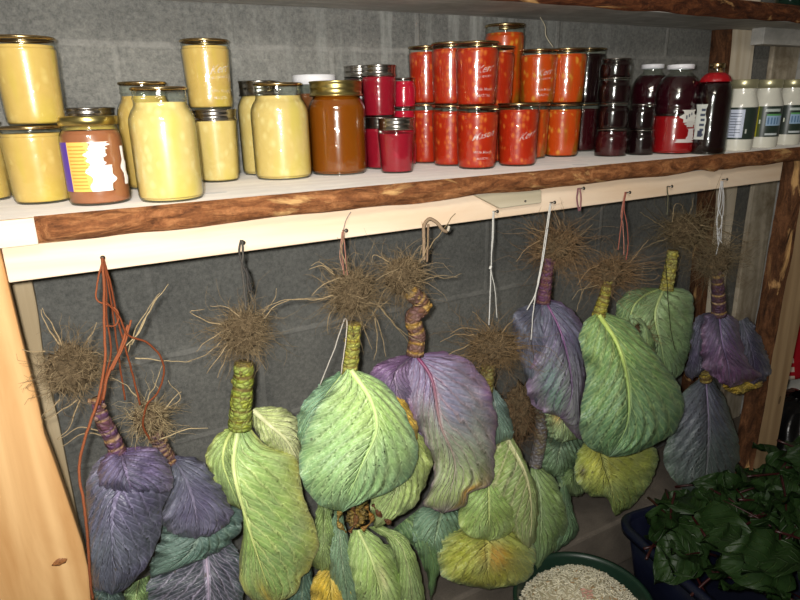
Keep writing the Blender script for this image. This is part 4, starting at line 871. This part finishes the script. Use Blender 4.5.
leaf(i_, [(596, 314), (584, 322), (579, 340), (586, 375), (581, 405), (580, 430), (587, 446)], [(606, 312), (630, 322), (648, 345), (662, 362), (680, 388), (684, 408), (676, 430), (656, 444), (632, 454)], (609, 457), y - .025, [(599, 315), (618, 345), (628, 385), (627, 425)], cols=((114, 146, 80), (88, 124, 84), (82, 118, 84)), vein=((204, 220, 130), (150, 182, 124)), seed=34, bulge=.05, puck=.009, rag=1, curl=.012, rib=.007, ribr=0.0062, ribc=(190, 208, 112))
# J: green behind I
y = 1.10; j_ = cabbage(665, 288, y, 'pale green cabbage behind the huge ribbed leaf, on a dark string')
roots(j_, 686, 231, 36, y - .01, seed=11, n=420, asp=.7, longs=[[(665, 228), (652, 220), (640, 212)], [(672, 222), (675, 205), (682, 205), (684, 215)], [(688, 220), (692, 205), (694, 198)], [(668, 238), (650, 245), (640, 250)], [(700, 225), (722, 230), (745, 242)], [(695, 240), (715, 255), (730, 265)]], c1=(98, 84, 62), c2=(148, 130, 98))
stem(j_, [(673, 250), (670, 270), (666, 290)], (5, 7), y, (170, 166, 86), (180, 176, 100), (110, 90, 50), 28)
head(j_, 660, 322, 30, y + .05, (120, 150, 96), GRV, 1.1)
leaf(j_, [(660, 288), (640, 288), (622, 296), (616, 312), (622, 335)], [(664, 289), (650, 305), (645, 325), (650, 350)], (640, 365), y + .02, cols=((108, 138, 90), (110, 140, 92), (100, 130, 86)), vein=GRV, seed=35, bulge=.03, ribr=0.004, ribc=(180, 200, 130))
leaf(j_, [(662, 288), (642, 298), (630, 312), (632, 335), (645, 360)], [(668, 287), (684, 289), (693, 296), (693, 325), (689, 350), (682, 372)], (668, 384), y, [(664, 288), (655, 315), (662, 350)], cols=((134, 160, 100), (120, 150, 104), (110, 142, 100)), vein=((186, 204, 150), (160, 186, 130)), seed=36, bulge=.04, ribr=0.0045, ribc=(190, 206, 140))
# L: purple, lower right, behind K
y = 1.10; l_ = cabbage(705, 376, y, 'dull purple-green cabbage hanging lowest at right, above the leaf crate')
roots(l_, 690, 345, 13, y + .05, seed=12, n=120, asp=1.0, c1=(80, 66, 52), c2=(120, 100, 76))
stem(l_, [(700, 352), (703, 362), (706, 380)], 6, y + .01, (170, 150, 80), (140, 110, 90), (190, 170, 70), 30)
head(l_, 703, 430, 27, y + .045, (82, 80, 100), PV, 1.4)
leaf(l_, [(700, 378), (684, 392), (672, 420), (664, 455), (668, 472), (682, 488)], [(711, 376), (724, 398), (735, 428), (741, 455), (738, 475), (722, 488)], (702, 500), y, [(706, 378), (709, 425), (707, 465)], cols=((96, 86, 118), (98, 112, 106), (96, 120, 96)), vein=((130, 110, 150), (140, 146, 140)), seed=37, bulge=.035, ribr=0.0032, ribc=(128, 112, 146))
# K: purple, far right
y = 1.04; k_ = cabbage(720, 314, y, 'purple cabbage at far right with yellow-edged leaves, on white string')
roots(k_, 715, 260, 30, y + .01, seed=13, n=460, asp=.9, bias=(.2, 0, 0), longs=[[(700, 225, 0), (725, 232), (748, 243)], [(725, 250), (745, 242), (760, 240)], [(728, 265), (745, 252), (758, 242)], [(705, 240), (690, 222), (680, 216)], [(728, 245), (740, 235), (750, 232)]], c1=(96, 84, 66), c2=(146, 130, 102))
stem(k_, [(716, 265), (718, 290), (719, 315)], (5, 7.5), y, (72, 48, 74), (92, 62, 84), (190, 160, 110), 32)
head(k_, 718, 345, 26, y + .04, (80, 64, 100), PV, 1.1)
leaf(k_, [(712, 312), (697, 316), (692, 330), (690, 350), (685, 372)], [(718, 313), (708, 335), (703, 355), (704, 370)], (692, 380), y + .01, cols=((82, 76, 112), (88, 76, 108), (86, 54, 92)), vein=PV, seed=38, bulge=.03)
leaf(k_, [(735, 322), (738, 345), (744, 375)], [(748, 316), (756, 330), (768, 356), (771, 368), (766, 380)], (752, 389), y + .015, [(742, 320), (750, 345), (755, 370)], cols=((72, 66, 92), (88, 66, 96), (70, 58, 80)), vein=(126, 112, 140), seed=39, bulge=.025, rag=2, ruf=.007)
leaf(k_, [(716, 313), (704, 318), (702, 340), (702, 365), (715, 378)], [(722, 312), (736, 318), (742, 340), (750, 365), (762, 376)], (730, 388), y - .02, [(719, 313), (722, 340), (728, 365)], cols=((104, 86, 116), (142, 84, 124), (116, 56, 92)), vein=((120, 110, 150), (160, 130, 166)), seed=40, bulge=.04, rag=1.8, puck=.006, ribr=0.0032, ribc=(130, 110, 150))
leaf(k_, [(722, 384), (724, 389), (735, 394)], [(762, 380), (762, 386), (750, 391)], (742, 394), y - .002, cols=((190, 160, 40), (196, 166, 40), (180, 140, 40)), vein=(206, 180, 70), seed=41, bulge=.004, label='yellowed leaf edge')
# D2: pale head hanging low under D and E
y = 1.06; n_ = cabbage(365, 528, y, 'pale green cabbage head low below the broad leaf, with a withered brown stump')
m = MB(); m.ell(W(357, 517, y - .005), (.022, .02, .016), 26, 18, lin((150, 128, 70)), .7, 3, 16); m.build('stump', M['stem'], n_)
for k, (q, cc) in enumerate((([(341, 508), (338, 522), (346, 532)], (176, 150, 80)), ([(352, 505), (356, 520), (350, 532)], (130, 92, 60)), ([(366, 506), (372, 520), (362, 530)], (160, 120, 60)), ([(373, 505), (380, 515), (390, 523)], (110, 70, 50)))):
    m = MB(); P = cr([W(a, b_, y - .03) for a, b_ in q], 12); m.tube(P, [.004 + .003 * math.sin(i * 1.1 + k) for i in range(12)], 8, lin(cc)); m.build('withered_scale', M['stem'], n_)
stem(n_, [(362, 470), (360, 495), (358, 515)], 8, y + .02, (150, 140, 80), (160, 150, 90), (110, 80, 50), 33)
head(n_, 385, 575, 34, y + .03, (150, 178, 100), GRV, 1.2)
leaf(n_, [(392, 530), (412, 545), (425, 570), (430, 595)], [(420, 508), (437, 530), (441, 560), (436, 585)], (430, 604), y + .03, cols=((92, 126, 80), (88, 122, 74), (84, 114, 76)), vein=(150, 180, 110), seed=43, bulge=.015)
leaf(n_, [(334, 508), (331, 540), (331, 580), (345, 625)], [(341, 510), (351, 548), (360, 590), (364, 630)], (356, 645), y - .005, cols=((112, 142, 108), (112, 144, 104), (100, 130, 100)), vein=(170, 190, 150), seed=44, bulge=.015)
leaf(n_, [(330, 560), (314, 578), (311, 602), (320, 640)], [(336, 560), (350, 584), (353, 610), (346, 640)], (334, 655), y + .0, cols=((206, 176, 50), (206, 170, 40), (180, 150, 50)), vein=(226, 200, 90), seed=45, bulge=.015, label='yellowed leaf')
leaf(n_, [(368, 527), (388, 542), (398, 575), (400, 630)], [(382, 525), (408, 540), (422, 580), (427, 630)], (412, 655), y - .01, cols=((152, 178, 96), (132, 160, 100), (150, 176, 100)), vein=(206, 216, 150), seed=46, bulge=.03)
leaf(n_, [(352, 530), (347, 552), (355, 590), (362, 630)], [(366, 527), (388, 548), (400, 580), (400, 630)], (382, 655), y - .03, [(358, 530), (372, 560), (382, 600)], cols=((156, 184, 96), (150, 180, 100), (150, 176, 100)), vein=(206, 222, 150), seed=47, bulge=.03, patchc=[(.42, .25, .12, (222, 224, 160))], ribr=0.004, ribc=(206, 220, 150))
# ------------------------------------------------------------------ strings from the nails
def twine(name, label, strands, y=1.042, cat='string'):
    m = MB()
    for ps, r, c in strands:
        P = cr([W(a[0], a[1], a[2] if len(a) > 2 else y) for a in ps], max(20, len(ps) * 7))
        P = [p + Vector((mn.noise(p * 90), mn.noise(p * 90 + Vector((3, 0, 0))), 0)) * .0008 for p in P]
        m.tube(P, r, 6, lin(c))
    o = m.build(name, M['twine'], None); return tag(o, label, cat)
OR, OR2 = (118, 60, 32), (142, 80, 50)
twine('orange_twine', 'orange baling twine looped from the leftmost nail', [
  ([(102, 258, 1.045), (104, 285, 1.03), (104, 320, 1.0), (105, 360, .98), (98, 400, .965), (86, 435, .955), (79, 468, .95), (84, 505, .93), (88, 545, .93), (90, 580, .94), (93, 600, .95)], .0021, OR2),
  ([(102, 258, 1.045), (106, 290, 1.03), (107, 320, 1.01), (111, 350, .99), (105, 380, .98), (100, 405, .98)], .0015, OR),
  ([(103, 258, 1.045), (112, 290, 1.03), (117, 318, 1.02), (126, 350, 1.0), (134, 380, 1.0), (140, 405, .99)], .0016, OR),
  ([(103, 258, 1.045), (110, 295, 1.03), (115, 330, 1.02), (120, 365, 1.02), (125, 400, 1.01)], .0015, OR),
  ([(102, 262, 1.04), (97, 285, 1.03), (97, 300, 1.02), (108, 305, 1.015), (118, 312, 1.01), (116, 325, 1.01), (106, 326, 1.0)], .0014, OR2),
  ([(104, 300, 1.02), (118, 315, 1.0), (128, 335, .99), (146, 342, .98), (160, 356, .98), (164, 372, .98), (158, 392, .98), (147, 405, .98), (143, 425, .985), (150, 440, .99)], .0016, OR),
  ([(128, 325, 1.0), (120, 350, .99), (108, 375, .98), (103, 400, .975)], .0021, OR2),
  ([(131, 320, 1.0), (124, 345, .99), (112, 370, .98)], .0016, OR2)])
twine('dark_twine', 'dark grey cord loop from the second nail', [
  ([(241, 240, 1.045), (239, 250, 1.045), (242, 263, 1.04), (247, 275, 1.035), (248, 287, 1.035), (250, 292, 1.03)], .0018, (70, 66, 62)),
  ([(242, 240, 1.045), (243, 255, 1.04), (242, 268, 1.04), (244, 285, 1.035), (246, 310, 1.02)], .0018, (84, 80, 74)),
  ([(246, 268, 1.035), (249, 280, 1.035), (252, 290, 1.035)], .0018, (60, 58, 56))])
twine('reddish_twine', 'thin reddish twine from the third nail to the broad-leaved cabbage', [
  ([(343, 230, 1.045), (342, 250, 1.03), (344, 275, 1.0)], .0012, (150, 104, 90)), ([(343, 230, 1.045), (345, 250, 1.03), (347, 275, 1.0)], .0012, (160, 112, 96)),
  ([(343, 230, 1.045), (346, 220, 1.045), (351, 212, 1.045)], .0008, (170, 150, 140)),
  ([(342, 232, 1.04), (340, 255, 1.03), (343, 270, 1.0)], .001, (170, 130, 110))])
twine('white_string', 'two loose whitish string ends below the root of the broad-leaved cabbage', [
  ([(345, 318, .975), (343, 323, .96), (334, 350, .95), (320, 385, .95)], .0011, (180, 174, 164)), ([(345, 318, .975), (347, 323, .96), (345, 345, .95), (341, 374, .95)], .0011, (196, 186, 170))])
twine('brown_rope', 'short dry brown rope knotted over the fourth nail', [
  ([(424, 260, 1.02), (424, 240, 1.03), (424, 226, 1.04), (429, 219, 1.04), (436, 222, 1.035), (443, 230, 1.03), (447, 232, 1.03)], .0036, (150, 128, 104)),
  ([(427, 262, 1.02), (428, 240, 1.03), (428, 224, 1.035)], .0022, (140, 116, 92)), ([(447, 231, 1.03), (448, 230, 1.03), (449, 226, 1.03)], .003, (196, 184, 164))])
twine('white_string', 'straight white string hanging to the pale oval-leaved cabbage', [
  ([(493, 211, 1.046), (492, 240, 1.04), (491, 268, 1.04), (490, 300, 1.03), (489, 325, 1.02)], .0013, (206, 204, 198)),
  ([(494, 211, 1.046), (493, 240, 1.04), (491, 268, 1.04), (495, 290, 1.03), (497, 318, 1.02)], .0011, (190, 188, 180)),
  ([(491, 266, 1.038), (490, 269, 1.038)], .003, (220, 218, 210))])
twine('white_string', 'white string slanting down and splitting over the round purple cabbage', [
  ([(551, 203, 1.046), (548, 225, 1.03), (543, 260, 1.0), (536, 292, .985), (527, 310, .98)], .0014, (210, 208, 202)),
  ([(550, 203, 1.046), (546, 230, 1.03), (541, 265, 1.0), (536, 292, .985), (533, 315, .98), (531, 340, .98)], .0013, (206, 204, 198))])
twine('purple_twine', 'short purple twine loop on its own nail, holding nothing', [
  ([(578, 188, 1.045), (577, 200, 1.044), (579, 211, 1.042)], .002, (130, 86, 92)), ([(580, 188, 1.045), (581, 200, 1.044), (580, 211, 1.042)], .002, (146, 100, 100))])
twine('pink_string', 'pink string loop hanging to the huge ribbed cabbage leaf', [
  ([(625, 192, 1.045), (623, 205, 1.04), (622, 218, 1.03), (618, 250, 1.0)], .0013, (160, 96, 80)), ([(626, 192, 1.045), (624, 208, 1.04), (627, 225, 1.03), (628, 245, 1.0), (626, 260, .99)], .0013, (150, 84, 70)),
  ([(625, 192, 1.045), (621, 215, 1.035), (623, 225, 1.03), (624, 255, 1.0)], .0011, (176, 120, 104))])
twine('dark_string', 'thin dark string down the front of the pale green cabbage', [
  ([(667, 187, 1.046), (668, 200, 1.04), (667, 215, 1.03)], .0016, (90, 88, 70)), ([(665, 258, 1.06), (667, 280, 1.06), (668, 300, 1.05), (671, 330, 1.05), (675, 350, 1.05)], .0012, (60, 62, 40))])
twine('white_string', 'tangled white string bundle at the far right nail', [
  ([(722, 181, 1.046), (720, 200, 1.04), (717, 220, 1.03), (718, 245, 1.02)], .0013, (206, 206, 206)), ([(722, 181, 1.046), (724, 200, 1.04), (722, 222, 1.03), (721, 240, 1.02)], .0012, (196, 196, 196)),
  ([(721, 181, 1.046), (718, 205, 1.04), (722, 220, 1.03), (718, 235, 1.03), (722, 243, 1.02)], .0012, (210, 210, 210)), ([(723, 181, 1.046), (722, 205, 1.04), (716, 222, 1.03), (720, 235, 1.02), (716, 255, 1.02)], .0011, (190, 190, 190))])
m = MB(); m.tube(cr([W(543, 263, 1.447), (W(543, 270, 1.447)), W(540, 276, 1.447), W(543, 279, 1.446), W(545, 277, 1.446)], 16), .0014, 5, lin((206, 206, 200))); tag(m.build('string_end', M['twine'], None), 'tiny white string end curled on the block wall', 'string')
# ------------------------------------------------------------------ crate of greens, basin of grain, bag, cloth
def rrect(w, d, r, n=6):
    out = []
    for cx, cy, a0 in ((w / 2 - r, d / 2 - r, 0), (-w / 2 + r, d / 2 - r, PI / 2), (-w / 2 + r, -d / 2 + r, PI), (w / 2 - r, -d / 2 + r, 1.5 * PI)):
        for k in range(n + 1): a = a0 + PI / 2 * k / n; out.append((cx + r * math.cos(a), cy + r * math.sin(a)))
    return out
CW, CD, CH = .86, .62, .37
rot = math.radians(-9); corner = S(612, 516, CH)
ex = Vector((math.cos(rot), math.sin(rot), 0)); ey = Vector((math.sin(rot) * -1, math.cos(rot), 0))
cc = corner + ex * (CW / 2) - ey * (CD / 2); cc.z = 0
crate = empty('plastic_crate', cc, 'navy blue plastic crate on the floor heaped with dark greens', 'crate')
def ring(m, w, d, r, z): 
    return [m.vert(cc + ex * a + ey * b + Vector((0, 0, z))) for a, b in rrect(w, d, r)]
def skin(m, rings):
    for a, b in zip(rings, rings[1:]):
        n = len(a)
        for k in range(n): m.f.append((a[k], a[(k + 1) % n], b[(k + 1) % n], b[k]))
m = MB(); R_ = [ring(m, CW * .80, CD * .80, .05, .002), ring(m, CW * .82, CD * .82, .05, .004), ring(m, CW * .90, CD * .90, .055, .2), ring(m, CW * .955, CD * .955, .06, CH - .02), ring(m, CW * .94, CD * .94, .055, CH - .02), ring(m, CW * .885, CD * .885, .05, .2), ring(m, CW * .80, CD * .80, .05, .012)]
skin(m, R_); m.f.append(tuple(R_[0])); m.f.append(tuple(R_[-1])); m.build('tub', M['navy'], crate)
m = MB(); R_ = [ring(m, CW * .95, CD * .95, .06, CH - .03), ring(m, CW, CD, .07, CH - .028), ring(m, CW * 1.005, CD * 1.005, .07, CH - .008), ring(m, CW * .985, CD * .985, .066, CH), ring(m, CW * .95, CD * .95, .06, CH - .004), ring(m, CW * .94, CD * .94, .056, CH - .03)]
skin(m, R_); m.build('rim', M['navy'], crate)
rg = random.Random(21)
def beet_leaf(p, yaw, pitch, roll, L, Wd, sd, lab):
    root = bpy.data.objects.new('beet_leaf', None); col.objects.link(root); ORG[root.name] = Vector(p); root.location = p; root.empty_display_size = .02
    tag(root, lab, 'leaf', 'beet greens heaped in the navy crate')
    Rm = Matrix.Rotation(yaw, 3, 'Z') @ Matrix.Rotation(pitch, 3, 'X') @ Matrix.Rotation(roll, 3, 'Y'); rows = []
    p = Vector(p)
    for i in range(15):
        t = i / 14; w = Wd * (math.sin(PI * t ** .8) ** .75) * (1 if 0 < t < 1 else .0) + .001; row = []
        for j in range(11):
            s = j / 5 - 1
            q = Vector((s * w, t * L - L * .3, .02 * math.sin(t * 3 + sd) * 1.5 - .03 * t * t + .012 * math.sin(t * 17 + s * 3 + sd) * abs(s) + .015 * s * s + .006 * math.sin(s * 9 + t * 11)))
            row.append((p + Rm @ q, (1,) * 3, (1,) * 3, (j / 10, t)))
        rows.append(row)
    m = MB(); m.grid(rows); m.build('blade', M['beet'], root)
    pts = [p + Rm @ Vector((0, (t - .3 - .33) * L, -.004 + .03 * math.sin(PI * t) * (.3))) for t in (0, .12, .25, .4, .55, .7, .85, 1.0)]
    m = MB(); m.tube(pts, [.004, .0038, .0036, .0034, .003, .0022, .0015, .001], 6); m.build('stalk', M['beetstalk'], root)
for k in range(92):
    a, b = rg.uniform(-.49, .46), rg.uniform(-.48, .47)
    if k > 70: a, b = rg.uniform(-.15, .44), rg.uniform(-.1, .44)
    hgt = CH + .01 + .075 * (1 - (abs(a) * 2) ** 3) * (1 - (abs(b) * 2) ** 3) + rg.uniform(-.035, .02) + .05 * sm(-.1, .4, a) * (1 - (abs(b) * 2) ** 4)
    p = cc + ex * (a * CW * .92) + ey * (b * CD * .92) + Vector((0, 0, hgt))
    beet_leaf(p, rg.uniform(0, 2 * PI), rg.gauss(.0, .32), rg.gauss(0, .45), rg.uniform(.15, .235), rg.uniform(.05, .078), k, 'dark green beet leaf on a red stalk in the crate heap')
# basin with pale grain
bc = Vector((1.10, .95, 0)); BR, BH = .189, .28
basin = empty('round_basin', bc, 'dark green round plastic basin of pale grain on the floor', 'basin')
m = MB(); m.lathe([(0, 0), (.13, 0), (.14, .006), (.175, .2), (BR - .008, BH - .012), (BR - .004, BH - .014), (BR, BH - .008), (BR - .001, BH), (BR - .010, BH), (BR - .014, BH - .012), (.168, .2), (.13, .012), (0, .012)], bc, 64); m.build('bowl', M['greenplastic'], basin)
rows = []; gm = MB(); top = lambda r: BH - .05 + .105 * max(0, 1 - (r / .168) ** 2.0)
gm.lathe([(.16, .16), (.166, BH - .055)] + [(r, top(r)) for r in (.166, .14, .11, .08, .05, .02, 0)], bc, 48, lin((176, 166, 140)))
for k in range(2600):
    r = .17 * math.sqrt(rg.random()); a = rg.random() * 2 * PI; p = bc + Vector((r * math.cos(a), r * math.sin(a), top(min(r, .166)) + rg.uniform(-.001, .005)))
    d = Vector((rg.gauss(0, 1), rg.gauss(0, 1), rg.gauss(0, .45))).normalized(); L = rg.uniform(.009, .015); w = rg.uniform(.0016, .0024)
    cc_ = lerp3(lin((206, 198, 172)), lin((228, 222, 200)), rg.random()) if rg.random() > .04 else lin((170, 140, 100))
    if (p - bc - Vector((-.02, -.03, p.z))).length < .016: cc_ = lin((206, 160, 144))
    gm.tube([p - d * L / 2, p - d * L / 4, p + d * L / 4, p + d * L / 2], [w * .4, w, w, w * .4], 4, cc_, False)
o = gm.build('pale_grain', M['grain'], None); tag(o, 'heap of pale long grain filling the dark green basin', 'grain', kind='stuff')
# black bag, right edge, and checked cloth behind it
bp = Vector((2.46, 1.12, 0)); m = MB(); rows = []
for i in range(40):
    t = i / 39; z = .46 * t; rr = .20 * (math.sin(PI * min(1, .12 + t * .80)) ** .6) * (1 if t < .96 else .5) + .012; row = []
    for j in range(65):
        a = 2 * PI * (j % 64) / 64; k = 1 + .07 * math.sin(a * 13 + t * 2) * t + .16 * mn.noise(Vector((math.cos(a) * 2, math.sin(a) * 2, t * 5)))
        row.append((bp + Vector((rr * k * math.cos(a), rr * k * .85 * math.sin(a), z)), (1,) * 3, (1,) * 3, (j / 64, t)))
    rows.append(row)
m.grid(rows); m.f.append(tuple(range(64))[::-1]); tag(m.build('bin_bag', M['bag'], None), 'black plastic bag slumped beside the front right post', 'bag')
m = MB(); rows = []
for i in range(24):
    t = i / 23; row = []
    for j in range(20):
        s = j / 19; row.append((Vector((2.46 + .42 * s, 1.345 + .02 * math.sin(s * 14) - .02 * t, .72 - .34 * t + .006 * math.sin(s * 9))), (1,) * 3, (1,) * 3, (s, t)))
    rows.append(row)
m.grid(rows); o = m.build('checked_cloth', M['check'], None); s_ = o.modifiers.new('thick', 'SOLIDIFY'); s_.thickness = .003; tag(o, 'red and white checked cloth hanging behind the right post', 'cloth')
# ------------------------------------------------------------------ light: the camera's flash, above left of the lens
ld = bpy.data.lights.new('flash', 'SPOT'); lo = bpy.data.objects.new('flash', ld); col.objects.link(lo)
lo.location = CAM + rx * -.026 + up * .016 + bk * -.0
tgt = W(400, 215, 1.1); dv = (tgt - lo.location).normalized(); lo.rotation_euler = dv.to_track_quat('-Z', 'Y').to_euler()
ld.energy = 73; ld.spot_size = math.radians(140); ld.spot_blend = .9; ld.shadow_soft_size = .012; ld.color = (1.0, .98, .94)
al = bpy.data.lights.new('overhead_fill', 'AREA'); ao = bpy.data.objects.new('overhead_fill', al); col.objects.link(ao)  # soft fill light added overhead to brighten the shelf top
ao.location = (-.15, -.25, 2.3); al.shape = 'DISK'; al.size = .5; al.energy = 21; al.color = (1.0, .93, .82)
ao.rotation_euler = (Vector((.3, 1.1, 1.35)) - ao.location).to_track_quat('-Z', 'Y').to_euler()
w = bpy.data.worlds.new('world'); sc.world = w; w.use_nodes = True
w.node_tree.nodes['Background'].inputs[0].default_value = (.02, .02, .022, 1)
